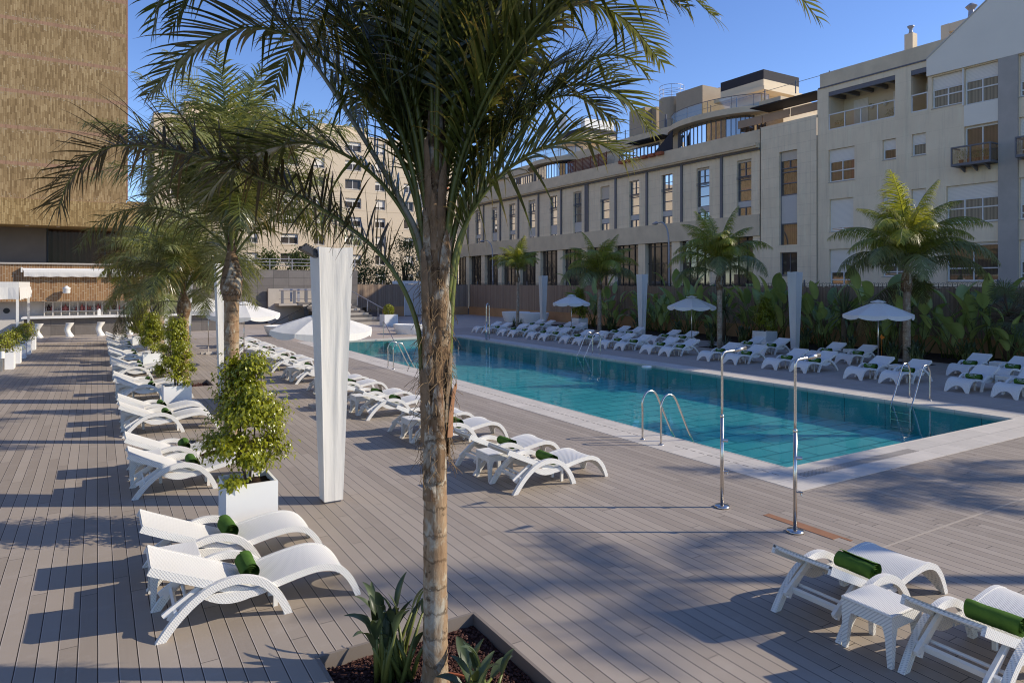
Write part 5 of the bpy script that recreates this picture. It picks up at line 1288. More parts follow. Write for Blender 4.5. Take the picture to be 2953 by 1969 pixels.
B_ = roof_house(1617, 1682, 1778, 366, 382, 398)
m_ = MB()
for k in range(4): m_.box(XR + .6 + 1.15 * k, XR + 1.65 + 1.15 * k, B_[0] + .5, B_[0] + 1.3, B_[3] - .05, B_[3] + 1.25)
part('air_conditioner', m_, 'white_plastic', B1)
m_ = MB(); c_ = Vector((XR + .2, B_[1] - .6, B_[3] + 1.3)); P_ = []
for i in range(6):
    r_ = .95 * i / 5; P_.append([c_ + Vector((-.1 + .25 * (i / 5) ** 2 * -1, r_ * math.cos(2 * math.pi * k / 24) * .9 - .0, r_ * math.sin(2 * math.pi * k / 24))) for k in range(25)])
m_.grid(P_); m_.tube([c_ + Vector((0, 0, -1.6)), c_], .05, 6); part('satellite_dish', m_, 'white_render', B1)
for (ua, ub, vt, X) in ((1815, 1860, 323, 50), (1860, 1893, 318, 51), (1950, 2026, 270, 50), (2026, 2075, 268, 53)):
    y1, z1 = on_x(ua, vt, X); y0 = on_x(ub, vt, X)[0]; m_ = MB(); m_.box(X, X + 4.5, y0, y1, 17.38, z1); part('stair_tower', m_, 'roof_brown', B1)
yc, z1 = on_x(1923, 285, 50.5); m_ = MB(); m_.lathe([(1.3, 17.38), (1.3, z1), (1.2, z1 + .02)], 20, 51.2, yc); rt = part('water_tank', m_, 'roof_brown', B1)
m_ = MB()
for q in (.45, .85, 1.3): m_.tube([(51.2 + 1.25 * math.cos(2 * math.pi * k / 24), yc + 1.25 * math.sin(2 * math.pi * k / 24), z1 + q) for k in range(25)], .025, 4, False)
for k in range(8): m_.tube([(51.2 + 1.25 * math.cos(.785 * k), yc + 1.25 * math.sin(.785 * k), z1), (51.2 + 1.25 * math.cos(.785 * k), yc + 1.25 * math.sin(.785 * k), z1 + 1.3)], .02, 4)
part('tank_railing', m_, 'lamp_grey', rt)
m_ = MB(); m_.tube([(XS - .1, 29.5, 18.1), (XS - .1, 83, 18.1)], .02, 4)
for k in range(20): m_.tube([(XS - .1, 30 + 2.75 * k, 17.3), (XS - .1, 30 + 2.75 * k, 18.25)], .045, 5)
part('roof_railing', m_, 'grey_metal', B1)
for u, v0 in ((1778, 378), (1880, 352), (1921, 340)): y, z = on_x(u, v0, XS); m_ = MB(); m_.tube([(XS, y, 17), (XS, y, z + .3)], .09, 6); part('roof_post', m_, 'grey_metal', B1)

# ------------------------------------------------------------------ white framed apartment block at the right
B2 = thing('apartment_building', 'beige apartment block with white framed windows, loggias and a white gable', 'building')
XR2 = XB - .02; P = PX(XR2)
O = dict(log1=(23.88, 28.37, 13.42, 15.98), log2=(21.95, 22.92, 13.43, 15.98), w1=(20.05, 21.72, 13.42, 15.28), w2=(18.21, 19.95, 13.22, 15.30), wb=(18.21, 19.95, 9.78, 12.0), wa=(26.53, 28.37, 9.93, 12.09), wB=(23.84, 24.68, 10.86, 12.1), wc=(22.06, 22.88, 10.83, 12.12), xa=(26.6, 28.3, 6.62, 8.77), xB=(23.84, 24.66, 7.5, 8.81), xc=(22.06, 22.9, 7.5, 8.82), big=(18.17, 20.92, 6.6, 8.76), la=(26.43, 28.32, 3.05, 5.45), lb=(18.17, 20.9, 3.3, 5.47), lc=(23.0, 24.7, 3.6, 5.4))
for k, (z0, z1) in enumerate(((13.1, 15.3), (9.78, 12.0), (6.58, 8.78), (3.27, 5.49))): O[f'r{k}'] = (14.6, 17.26, z0, z1)
facade('wall', 'stone_facade_warm', P, 6.0, 29.198, -.2, 16.38, [v for v in O.values()], .25, B2)
m_ = MB(); m_.box(44.6, 56, 17.0, 29.15, -.2, 16.3); m_.box(44.6, 56, -8, 17.0, -.2, 15.3); part('rear_block', m_, 'grey_render', B2)
m_ = MB(); m_.box(XR2 + .3, 56, 17.0, 29.19, 16.1, 16.36); m_.box(XR2 + .01, 56, -8, 17.0, 15.35, 15.65); m_.box(XR2 + .3, 44.6, 29.0, 29.19, -.2, 16.1); part('roof', m_, 'roof_brown', B2)
m_ = MB(); m_.box(XR2 - .01, XR2 + .4, 20.5, 29.0, 16.42, 17.33); part('roof_parapet', m_, 'parapet_concrete', B2)
m_ = MB(); m_.box(XR2 - .07, XR2 + .35, 21.4, 29.1, 16.34, 16.419); part('parapet_gutter', m_, 'grey_metal', B2)
gp = [(21.95, 15.36), (21.95, 16.40), (17.0, 19.98), (12.0, 16.36), (12.0, 15.36)]
m_ = MB(); m_.prism_yz(gp, XR2 - .14, XR2 - .012); part('white_gable', m_, 'warm_white', B2)
m_ = MB(); m_.prism_yz([(21.9, 16.38), (17.0, 19.93), (12.05, 16.3)], XR2, 55.5); part('gable_roof', m_, 'roof_brown', B2)
m_ = MB(); m_.tube([P(21.95, 16.42, -.15), P(17.0, 20.0, -.15), P(12, 16.36, -.15)], .05, 5); part('gable_trim', m_, 'shutter_grey', B2)
m_ = MB(); m_.box(XR2 - .13, XR2 + .1, 17.27, 18.20, -.2, 15.7); part('grey_pilaster', m_, 'concrete', B2)
m_ = MB(); m_.box(XR2 - .06, XR2 + .05, 18.215, 19.945, 12.02, 13.20); part('white_panel', m_, 'warm_white', B2)
m_ = MB(); m_.box(XR2 - .05, XR2 + .1, 19.965, 20.04, 13.25, 15.35); part('white_mullion', m_, 'white_plastic', B2)
def W(key, cols, rows, shut, gl='window_glass'): return window(B2, P, *O[key], .22, cols, rows, shut, 'white_plastic', gl, 'white_shutter', .07)
W('w1', 2, (.62,), .40, 'curtain_glass'); W('w2', 2, (.62,), .34, 'curtain_glass'); W('wb', 2, (), .02, 'amber_glass'); W('wa', 2, (.52,), .36, 'amber_glass'); W('wB', 1, (), .46, 'amber_glass')
W('wc', 1, (), .44, 'curtain_glass'); W('xa', 2, (.5,), .86); W('xB', 1, (), .7); W('xc', 1, (), .75); W('big', 3, (.6,), .36, 'curtain_glass'); W('la', 2, (.4,), .62); W('lb', 2, (.35,), .04, 'amber_glass'); W('lc', 2, (.4,), .6)
for k in range(4): W(f'r{k}', 2, (.4,), (.62, .45, .62, .5)[k])
def loggia(a0, a1, z0, z1, beams):
    dp = 1.7; m_ = MB()
    m_.add([P(a0, z0, dp), P(a1, z0, dp), P(a1, z1, dp), P(a0, z1, dp)], [(0, 1, 2, 3)])
    for (p, r) in (((a0, z0), (a1, z0)), ((a1, z0), (a1, z1)), ((a1, z1), (a0, z1)), ((a0, z1), (a0, z0))): m_.add([P(*p, .25), P(*r, .25), P(*r, dp), P(*p, dp)], [(0, 1, 2, 3)])
    lg = part('loggia', m_, 'cream_render', B2)
    g_ = MB(); g_.add([P(a0 + .03, z0 + .05, .06), P(a1 - .03, z0 + .05, .06), P(a1 - .03, z0 + 1.0, .06), P(a0 + .03, z0 + 1.0, .06)], [(0, 1, 2, 3)]); part('balcony_glass', g_, 'clear_glass', lg)
    f = MB(); n = max(1, round((a1 - a0) / 1.05))
    for k in range(n + 1): y = a0 + .035 + (a1 - a0 - .07) * k / n; fbox(f, P, y - .028, y + .028, z0, z0 + 1.03, .03, .09)
    fbox(f, P, a0 + .02, a1 - .02, z0 + 1.0, z0 + 1.07, .02, .10); fbox(f, P, a0 + .02, a1 - .02, z0 + .01, z0 + .07, .025, .095); part('balcony_rail', f, 'white_plastic', lg)
    b = MB(); fbox(b, P, a0, a1, z1 - .28, z1 - .002, .02, .16)
    for k in range(beams): y = a0 + .5 + (a1 - a0 - .6) * k / max(1, beams - 1); fbox(b, P, y - .08, y + .08, z1 - .26, z1 - .01, .17, 1.68)
    part('beams', b, 'grey_metal', lg)
    for k, y in enumerate([a0 + .75] if a1 - a0 < 2 else [a0 + .55, a1 - 1.25]):
        f = MB(); fbox(f, P, y - .5, y + .5, z0 + .02, z0 + 2.05, dp - .05, dp - .003); d_ = part('door', f, 'white_shutter', lg)
    for y in ([a0 + .45] if a1 - a0 < 2 else [a0 + 1.55, a0 + 2.45]):
        f = MB(); c_ = P(y, z0 + 1.35, dp - .12); f.lathe([(.03, c_[2] - .14), (.11, c_[2] - .05), (.13, c_[2] + .04)], 10, c_[0], c_[1]); pt = part('wall_pot', f, 'white_render', lg)
        rgx = random.Random(int(y * 10)); lf = MB()
        for _ in range(40): leaf_quad(lf, Vector(c_) + Vector((rgx.uniform(-.14, .1), rgx.uniform(-.16, .16), rgx.uniform(.02, .16))), Vector((rgx.uniform(-1, .2), rgx.uniform(-1, 1), rgx.uniform(-.6, .8))).normalized(), .12, .05, Vector((0, 0, 1)), rgx.random())
        part('pot_plant', lf, 'broad_leaf', pt, attrs=True, recalc=False)
    rgx = random.Random(4); lf = MB()
    if a1 - a0 > 2:
        for _ in range(160):
            y = rgx.choice([a0 + .35, a0 + .7, a1 - .7, a1 - .4]) + rgx.uniform(-.18, .18); leaf_quad(lf, Vector(P(y, z0 + rgx.uniform(.25, .65), .5)), Vector((rgx.uniform(-1, 1), rgx.uniform(-1, 1), rgx.uniform(-.2, 1))).normalized(), .14, .05, Vector((0, 0, 1)), rgx.random())
        part('potted_plants', lf, 'broad_leaf', lg, attrs=True, recalc=False)
loggia(*O['log1'], 5); loggia(*O['log2'], 1)
def box_balcony(y0, y1, z0, z1, out):
    f = MB(); X0 = XR2 - out
    for y in (y0, (y0 + y1) / 2, y1): f.box(X0, X0 + .07, y - .035, y + .035, z0 + .14, z1)
    f.box(X0 - .003, X0 + .073, y0 - .035, y1 + .035, z1, z1 + .08); f.box(X0 - .003, XR2, y0 - .035, y1 + .035, z0, z0 + .14)
    for y in (y0, y1): f.box(X0 + .073, XR2 - .002, y - .034, y + .034, z1 + .003, z1 + .077)
    for y in (y0 + .35, (y0 + y1) / 2, y1 - .35): f.prism([(X0 + .1, z0 - .002), (XR2 - .14, z0 - .002), (XR2 - .14, z0 - .3)], y - .04, y + .04)
    b_ = part('balcony', f, 'grey_metal', B2)
    g_ = MB(); g_.add([(X0 + .03, y0, z0 + .14), (X0 + .03, y1, z0 + .14), (X0 + .03, y1, z1), (X0 + .03, y0, z1)], [(0, 1, 2, 3)])
    for y in (y0, y1): g_.add([(X0 + .05, y, z0 + .14), (XR2 - .14, y, z0 + .14), (XR2 - .14, y, z1), (X0 + .05, y, z1)], [(0, 1, 2, 3)])
    part('balcony_glass', g_, 'clear_glass', b_)
    rgx = random.Random(int(y0)); lf = MB(); pt = MB()
    for k in range(4):
        y = y0 + .35 + (y1 - y0 - .7) * k / 3; pt.lathe([(.09, z0 + .145), (.13, z0 + .36)], 10, X0 + .35, y)
        for _ in range(34): leaf_quad(lf, Vector((X0 + .35 + rgx.uniform(-.15, .15), y + rgx.uniform(-.2, .2), z0 + rgx.uniform(.36, .85))), Vector((rgx.uniform(-1, 1), rgx.uniform(-1, 1), rgx.uniform(-.3, 1))).normalized(), .16, .05, Vector((0, 0, 1)), rgx.random())
    part('flower_pots', pt, 'terracotta', b_); part('pot_plants', lf, 'broad_leaf', b_, attrs=True, recalc=False)
box_balcony(18.25, 20.2, 9.72, 10.72, .9); box_balcony(14.5, 17.05, 9.75, 10.75, .9)
def chimney(u0, u1, v0, v1, vc, X, key):
    y1_, zt = on_x(u0, v0, X); y0_ = on_x(u1, v0, X)[0]; m_ = MB(); m_.box(X, X + abs(y1_ - y0_), y0_, y1_, 16.2, zt); c_ = part('chimney', m_, key, B2)
    zc = on_x(u0, vc, X)[1]; yc_ = (y0_ + y1_) / 2; xc_ = X + abs(y1_ - y0_) / 2; r_ = abs(y1_ - y0_) * .27; h_ = zc - zt
    m_ = MB(); m_.lathe([(r_ * 1.1, zt), (r_ * .75, zt + h_ * .3), (r_ * .72, zt + h_ * .6), (r_ * 1.35, zt + h_ * .8), (r_ * 1.5, zt + h_ * .93), (r_ * .5, zt + h_)], 14, xc_, yc_); part('chimney_pot', m_, 'lamp_grey', c_, smooth=True)
chimney(2608, 2632, 101, 146, 76, 47.5, 'cream_render')
m_ = MB(); ya, za = on_x(2713, 75, 48); yb = on_x(2737, 75, 48)[0]; m_.box(48, 48.6, yb, ya, 16.2, za); m_.box(48.02, 48.58, yb - 3.0, yb, za - .55, za - .02); m_.box(48, 48.6, yb - 3.6, yb - 3.0, 16.2, za); ch = part('chimney_frame', m_, 'cream_render', B2)
for q in (1.2, 2.7): m_ = MB(); m_.lathe([(.2, za - .02), (.16, za + .5), (.35, za + .75), (.1, za + .95)], 12, 48.3, yb - q); part('chimney_pot', m_, 'lamp_grey', ch)

# ------------------------------------------------------------------ hotel tower and bar
HT = thing('hotel_tower', 'windowless tan brick tower with pinkish bands at the left', 'building')
m_ = MB(); m_.box(-60, 1.66, 52.0, 74, 8.30, 40); part('brick_shaft', m_, 'tower_brick', HT)
m_ = MB(); m_.box(-60, 3.1, 50.6, 68, 6.72, 8.298); m_.box(1.7, 3.0, 52, 68, 8.298, 8.6); part('brick_fascia', m_, 'fascia_brick', HT)
m_ = MB(); m_.box(1.661, 1.74, 52.0, 52.6, 8.7, 40); part('corner_trim', m_, 'rust_plank', HT)
m_ = MB(); m_.box(-60, 4.55, 51.0, 68, 2.07, 4.34); part('brick_podium', m_, 'bar_brick', HT)
m_ = MB(); m_.box(-26, 4.6, 50.9, 51.3, 4.34, 4.44); m_.box(-26, 4.5, 51.3, 68, 4.30, 4.42); part('podium_coping', m_, 'concrete', HT)
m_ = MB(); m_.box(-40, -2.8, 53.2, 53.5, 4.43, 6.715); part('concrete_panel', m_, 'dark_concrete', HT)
for x in (-9.2, -5.7): m_ = MB(); m_.box(x, x + .03, 53.185, 53.2, 4.44, 6.7); part('panel_joint', m_, 'concrete', HT)
m_ = MB(); P_ = []
for i in range(241): x = -2.75 + 5.8 * i / 240; P_.append([(x, 54.4 + .045 * math.sin(i * .42), 4.43), (x, 54.4 + .045 * math.sin(i * .42), 6.715)])
m_.grid(P_); part('dark_curtain', m_, 'dark_curtain', HT, recalc=False)
g_ = MB(); g_.add([(-2.8, 53.6, 4.43), (3.05, 53.6, 4.43), (3.05, 53.6, 6.715), (-2.8, 53.6, 6.715)], [(0, 1, 2, 3)]); gl_ = part('terrace_glazing', g_, 'terrace_glass', HT, recalc=False)
m_ = MB()
for x in (-2.8, .4, 2.9): m_.box(x, x + .1, 53.5, 53.58, 4.43, 6.71)
part('glazing_bars', m_, 'black_frame', gl_)
for x in (-3.7, -2.1): m_ = MB(); m_.lathe([(.10, 6.70), (.10, 6.718)], 12, x, 51.6); part('downlight', m_, 'white_plastic', HT)
m_ = MB(); m_.box(-40, 4.5, 52.0, 52.3, 0, 2.068); part('bar_back_wall', m_, 'shutter_grey', HT)
m_ = MB(); m_.box(4.3, 4.55, 51.05, 52.0, 0, 2.066); m_.box(3.2, 4.3, 51.9, 51.99, 0, 2.06); part('dark_doorway', m_, 'awning_dark', HT)
sh0, sh1 = on_y(132, 800, 53.0)[0], on_y(360, 800, 53.0)[0]
S_ = MB(); S_.box(sh0, sh1, 51.94, 51.99, .9, 2.06)
for k in range(11): x = sh0 + (sh1 - sh0) * k / 10; S_.box(x - .03, x + .03, 51.65, 51.94, .9, 2.06)
for z in (.9, 1.42, 2.02): S_.box(sh0, sh1, 51.66, 51.939, z - .025, z + .025)
sf_ = thing('bar_shelf', 'white pigeonhole shelf behind the bar counter', 'shelf', (0, 0, 0)); part('shelf_grid', S_, 'shutter_grey', sf_)
rgx = random.Random(3); cw = (sh1 - sh0) / 10; BN = []
for c_ in range(10):
    for q in range(3):
        if rgx.random() < .2: continue
        x = sh0 + cw * (c_ + .2 + .3 * q); big = q == 1 and c_ in (0, 2, 4, 6, 8, 9); h_ = .42 if big else rgx.uniform(.26, .36); r_ = .09 if big else .045
        b = MB(); b.lathe([(r_, 0), (r_, h_ * .6), (r_ * .4, h_ * .78), (r_ * .35, h_)], 10)
        o = part('bottle', b, ('bottle_dark' if c_ in (0, 8) else 'bottle_pink') if big else rgx.choice(['bottle_clear', 'bottle_clear', 'bottle_pink']), smooth=True); o.location = (x, 51.78, 1.446)
        tag(o, 'dark wide bottle on the upper bar shelf' if big and c_ in (0, 8) else ('pinkish wide bottle on the upper bar shelf' if big else 'small slim bottle on the upper bar shelf'), 'bottle', 'wide dark bottles' if big and c_ in (0, 8) else ('wide pink bottles' if big else 'slim bottles on the bar shelf'))
dz = MB()
for x in (-6.2, -4.75): dz.tube([(x, 51.98, 1.5), (x, 51.995, 1.5)], .17, 20)
part('round_door_window', dz, 'black_frame', HT)
cx0, cx1 = on_y(62, 914, 50)[0], on_y(640, 914, 50)[0]
bc = thing('bar_counter', 'long bar counter with white top and grey tiled front', 'bar counter')
m_ = MB(); m_.box(cx0, cx1, 49.75, 51.6, 1.06, 1.15); part('counter_top', m_, 'white_render', bc)
m_ = MB(); m_.box(cx0 + .1, cx1 - .3, 50.1, 50.6, 0, 1.06); part('counter_front', m_, 'grey_wall', bc)
ds = MB(); dx = on_y(286, 918, 51)[0]; ds.box(-.09, .09, -.09, .09, 0, .34); ds.lathe([(.06, .34), (.05, .42)], 10); o = part('drinks_dispenser', ds, 'white_plastic'); o.location = (dx, 50.9, 1.152); tag(o, 'small white drinks dispenser standing on the bar counter', 'dispenser')
# bent bar stools
def stool(x, y, label):
    mb = MB(); P_ = []
    for i in range(19):
        u = i / 18; z = .82 * u; off = .10 * math.cos(math.pi * u * 1.0) ** 2 * 1.3 - .05; r_ = .155 + .10 * abs(u - .5) ** 1.6 * 2; P_.append([(off + r_ * math.cos(2 * math.pi * k / 20), r_ * math.sin(2 * math.pi * k / 20), z) for k in range(21)])
    mb.grid(P_); n_ = len(P_[0]); mb.add(P_[-1][:-1], [tuple(range(20))]); o = part('bar_stool', mb, 'white_plastic', smooth=True); o.location = (x, y, 0); return tag(o, label, 'bar stool', 'white bar stools')
for i, u in enumerate((108, 197, 287, 371)): stool(on_y(u, 965, 48.7)[0], 48.7, f'white bent bar stool, {ORD[i + 1]} from the left at the bar counter')
# awnings, lamps on the bar wall
for i, (u0, u1, l) in enumerate(((66, 311, 'long rolled white awning on the brick wall above the bar, left part'), (318, 428, 'rolled white awning on the brick wall above the bar, behind the palm fronds'))):
    a0, a1 = on_y(u0, 790, 50.75)[0], on_y(u1, 790, 50.75)[0]; t = thing('awning', l, 'awning')
    m_ = MB(); m_.tube([(a0, 50.82, 4.0), (a1, 50.82, 4.0)], .10, 12); part('roller', m_, 'white_render', t)
    m_ = MB(); P_ = []
    for k in range(41): x = a0 + .05 + (a1 - a0 - .1) * k / 40; P_.append([(x, 50.70, 4.0), (x, 50.66, 3.84 + .0), (x, 50.67 + .012 * math.sin(k), 3.58 + .012 * math.sin(k * .9))])
    m_.grid(P_); part('valance', m_, 'fabric', t, recalc=False)
    m_ = MB()
    for x in (a0 - .1, a1 + .02): m_.box(x, x + .08, 50.72, 50.99, 3.85, 4.15)
    part('bracket', m_, 'white_plastic', t)
lx, lz = on_y(192, 838, 50.6); m_ = MB(); m_.lathe([(.16, -.18), (.2, -.12), (.2, .1), (.24, .14), (.1, .24), (.04, .3)], 14); o = part('wall_lantern', m_, 'white_plastic', smooth=True); o.location = (lx, 50.6, lz); tag(o, 'white round lantern on the brick wall above the bar', 'wall lamp')
m_ = MB(); m_.tube([(lx, 50.6, lz), (lx, 51, lz)], .03, 6); part('bracket', m_, 'white_plastic', None).parent = o; o.children[0].location = (-lx, -50.6, -lz)
lx, lz = on_y(76, 841, 50.8); m_ = MB(); m_.box(-.28, .28, -.1, .1, -.1, .1); m_.box(-.05, .05, .1, .2, -.05, .05); o = part('security_camera', m_, 'white_plastic', bevel=.03); o.location = (lx, 50.8, lz); tag(o, 'white box camera fixed to the brick wall beside the white canopy', 'camera')
# white pergola at the left edge
pg = thing('pergola', 'white canopy frame with posts at the left picture edge', 'pergola')
m_ = MB(); m_.box(-9, -3.02, 38, 44, 3.0, 3.25); part('roof', m_, 'fabric', pg)
m_ = MB()
P_ = [[(-9 + 5.98 * k / 30, 37.98 - .02 * math.sin(k * 1.3), 3.0) for k in range(31)], [(-9 + 5.98 * k / 30, 37.95 - .04 * math.sin(k * 1.3), 2.42 + .06 * abs(math.sin(k * .5))) for k in range(31)]]; m_.grid(P_)
P_ = [[(-3.0 + .02 * math.sin(k * 1.3), 38 + 6 * k / 30, 3.0) for k in range(31)], [(-2.98 + .04 * math.sin(k * 1.3), 38 + 6 * k / 30, 2.42 + .06 * abs(math.sin(k * .5))) for k in range(31)]]; m_.grid(P_)
part('valance', m_, 'fabric', pg, recalc=False)
for x, y in ((-3.08, 38.06), (-3.08, 43.9), (-8.9, 38.06), (-8.9, 43.9), (-4.6, 38.06)): m_ = MB(); m_.box(x - .05, x + .05, y - .05, y + .05, 0, 3.0); part('post', m_, 'white_plastic', pg)
m_ = MB(); m_.lathe([(.26, 0), (.31, .75), (.33, .8), (.28, .86)], 16); o = part('waste_bin', m_, 'green_bin', smooth=True); o.location = (-6.2, 47.6, 0); tag(o, 'dark green bin under the white canopy at the left edge', 'bin')
BOXP = ficus_meshes(66, .62, .42, 620, .085)
for i, y in enumerate((31.7, 33.8, 35.9, 38.0, 40.2)):
    k = ORD[i + 1]; planter(-2.98 + .03 * i, y, f'low white planter at the left edge, {k} from the camera', .66, .62, 'white planters at the left edge'); ficus(-2.98 + .03 * i, y, .55, BOXP, f'low bushy plant in the {k} white planter at the left edge', 1.15, i * 1.7, 'plants in the left edge planters')
for (x, y, h_, l) in ((-2.95, 30.9, .72, 'chrome bollard lamp before the first left edge planter'), (.9, 43.2, .5, 'short white bollard lamp near the last left row lounger')):
    t = thing('bollard_lamp', l, 'bollard lamp', (x, y, 0)); m_ = MB(); m_.tube([(0, 0, 0), (0, 0, h_ * .65)], .07, 14); part('pole', m_, 'steel', t); m_ = MB(); m_.tube([(0, 0, h_ * .65), (0, 0, h_)], .075, 14); part('lamp_head', m_, 'white_plastic', t)

# ------------------------------------------------------------------ grey wall, landing and stairs behind the terrace
wx1 = on_y(1030, 800, 56.6)[0]
m_ = MB(); m_.box(4.6, wx1, 56.5, 57.0, 0, 4.25); gw_ = tag(part('terrace_wall', m_, 'grey_wall'), 'tall dark grey tiled wall behind the terrace', 'wall')
m_ = MB()
for k in range(9): m_.box(4.8 + k * (wx1 - 5) / 8, 4.86 + k * (wx1 - 5) / 8, 56.7, 56.76, 4.25, 5.15)
for z in (4.6, 4.85, 5.12): m_.tube([(4.7, 56.73, z), (wx1 - .1, 56.73, z)], .03, 5)
tag(part('wall_railing', m_, 'lamp_grey'), 'thin grey railing on top of the dark tiled wall', 'railing')
la, lz = on_y(805, 876, 54.5); lb = on_y(905, 876, 54.5)[0]
t = thing('stair_landing', 'small raised landing with grey posts before the dark tiled wall', 'landing')
m_ = MB(); m_.box(la, lb + 2.2, 54.5, 56.48, lz - .16, lz); part('slab', m_, 'concrete', t)
m_ = MB()
for k in range(6): x = la + .25 + k * .92; m_.box(x - .10, x + .10, 54.54, 54.6, lz, lz + .98)
part('panel_post', m_, 'grey_metal', t); m_ = MB(); m_.tube([(la, 54.56, lz + 1.02), (lb + 2.2, 54.56, lz + 1.02)], .04, 6); m_.tube([(la, 54.56, lz + .35), (lb + 2.2, 54.56, lz + .35)], .02, 6); part('handrail', m_, 'steel', t)
sa = on_y(780, 934, 54.0)[0]
t = thing('steel_stair', 'dark steel stair rising to the landing before the tiled wall', 'stair')
m_ = MB(); m_.prism([(sa + 1.4, 0), (sa + 2.0, 0), (lb + 2.0, lz - .2), (lb + 2.0, lz - .55)] if False else [(sa + 1.2, 0.0), (lb + 2.1, lz - .17), (lb + 2.1, 0.0)], 54.0, 55.2); part('stringer', m_, 'black_frame', t)
m_ = MB(); m_.tube([(sa, 53.95, .02), (lb + .9, 53.95, lz + .6)], .035, 6)
for k in (.35, .62, .9): q = Vector((sa, 53.95, .02)).lerp(Vector((lb + .9, 53.95, lz + .6)), k); m_.box(q.x - .16, q.x + .16, 53.92, 53.98, max(0, q.z - 1.0), q.z)
part('handrail', m_, 'black_frame', t)
t = thing('stone_steps', 'wide grey stone steps with steel rail at the back right of the grey wall', 'steps'); ua, ub = on_y(1005, 900, 51.5)[0], on_y(1108, 900, 51.5)[0]
for k in range(10): m_ = MB(); m_.box(ua - .8 - .25 * k, ub - .22 * k, 51.2 + .36 * k, 55.2, .17 * k, .17 * (k + 1) - .003 * k); part('step', m_, 'grey_wall' if k % 2 else 'concrete', t)
m_ = MB(); tp = Vector((ub - 2.0, 54.6, 2.75)); bt = Vector((ub + .25, 51.2, .95)); m_.tube([bt - Vector((0, 0, .9)), bt, tp, tp + Vector((-5, .1, 0))], .035, 6)
for k in range(9): q = tp + Vector((-.55 * k, .02 * k, 0)); m_.box(q.x - .09, q.x + .09, q.y - .02, q.y + .02, q.z - 1.0, q.z)
for k in (.25, .5, .75): q = bt.lerp(tp, k); m_.tube([q, q - Vector((0, 0, .9))], .025, 5)
part('steel_rail', m_, 'lamp_grey', t)
m_ = MB(); m_.box(ua - 5, ub - 2.1, 56.0, 56.3, 0, 2.75); part('side_wall', m_, 'concrete', t)
def gpt(u, v): d = CF * CH / (v - CV); return loc_cam((u - CU) / CF * d, d)
p = gpt(1121, 939); planter(p.x, p.y, 'white cube planter with clipped ball shrub at the foot of the steps', 1.05, .85, 'white cube planters')
rgx = random.Random(9); lf = MB()
for _ in range(1500):
    d = Vector((rgx.gauss(0, 1), rgx.gauss(0, 1), rgx.gauss(0, 1))).normalized(); q = Vector((d.x * .36, d.y * .36, .42 + d.z * .46 * (1 - .15 * d.z))) * 1.0; leaf_quad(lf, q * rgx.uniform(.9, 1.03), (d + Vector((rgx.uniform(-.8, .8), rgx.uniform(-.8, .8), rgx.uniform(-.5, .5)))).normalized(), .09, .05, d, rgx.random())
o = part('ball_shrub', lf, 'ficus_leaf', attrs=True, recalc=False); o.location = (p.x, p.y, .75); tag(o, 'clipped egg shaped shrub in the white planter at the steps', 'shrub')
# white tubs
def tub(u, v, label, r, h_=.62, sq=.7):
    p = gpt(u, v); mb = MB(); mb.lathe([(r * .80, 0.002), (r * .93, h_ * .5), (r, h_ * .95), (r * .985, h_), (r * .90, h_), (r * .86, h_ * .9)], 36)
    for i, q in enumerate(mb.v): mb.v[i] = (q[0], q[1] * sq, q[2])
    o = part('round_tub', mb, 'white_plastic', smooth=False); o.location = p; o.rotation_euler = (0, 0, -TH); return tag(o, label, 'tub', 'white round tubs')
tub(826, 968, 'white round tub partly hidden behind the left parasol', 1.35); tub(1182, 963, 'white round tub behind the pool left of the big palm trunk', 1.05); tub(1488, 926, 'white round tub left of the small far palm trunk', 1.2, .8); tub(1536, 930, 'white round tub right of the small far palm trunk', 1.35, .8)
# white bar table near the far left parasol
p = gpt(597, 950); t = thing('bar_table', 'white bar table beside the farthest left parasol', 'table', p); m_ = MB(); m_.box(-.6, .6, -.4, .4, 1.0, 1.05); part('table_top', m_, 'white_plastic', t); m_ = MB(); m_.tube([(0, 0, .02), (0, 0, 1.0)], .08, 12); part('column', m_, 'white_plastic', t); m_ = MB(); m_.box(-.35, .35, -.3, .3, 0.002, .03); part('base', m_, 'white_plastic', t)

# ------------------------------------------------------------------ cream apartment block behind
B3 = thing('apartment_building', 'tall cream apartment block with balconies behind the palms', 'building')
YA = 105.0; P = PY(YA); ops = []; x0, x1 = 6.6, 53.0; nfl = 8; fh = 2.95; zb = 2.4
cols = [x0 + 2.0 + 4.9 * k for k in range(9)]
for c_ in cols:
    for f_ in range(nfl): ops.append((c_, c_ + (2.6 if int(c_) % 2 else 1.7), zb + f_ * fh + .75, zb + f_ * fh + 2.3))
facade('wall', 'apartment', P, x0, x1, -.2, 26.4, ops, .35, B3)
m_ = MB(); m_.box(x0, x1, YA + .9, YA + 16, -.2, 26.4); m_.box(x0, x0 + .3, YA + .01, YA + .9, -.2, 26.39); m_.box(x0, x1, YA + .01, YA + .9, 26.1, 26.38); part('rear_block', m_, 'apartment', B3)
m_ = MB(); m_.box(-24, 3.0, YA + 2, YA + 14, -.2, 24); part('reflected_block', m_, 'apartment', B3)  # separate unseen block behind the tower, added for the window panes to reflect
m_ = MB(); m_.box(x0 + 4, x0 + 16, YA + 3, YA + 12, 26.4, 29.2); part('roof_house', m_, 'apartment', B3)
m_ = MB(); m_.box(30, 38, YA + 4, YA + 12, 26.4, 28.6); part('roof_house', m_, 'apartment', B3)
rgx = random.Random(12); nb = 0
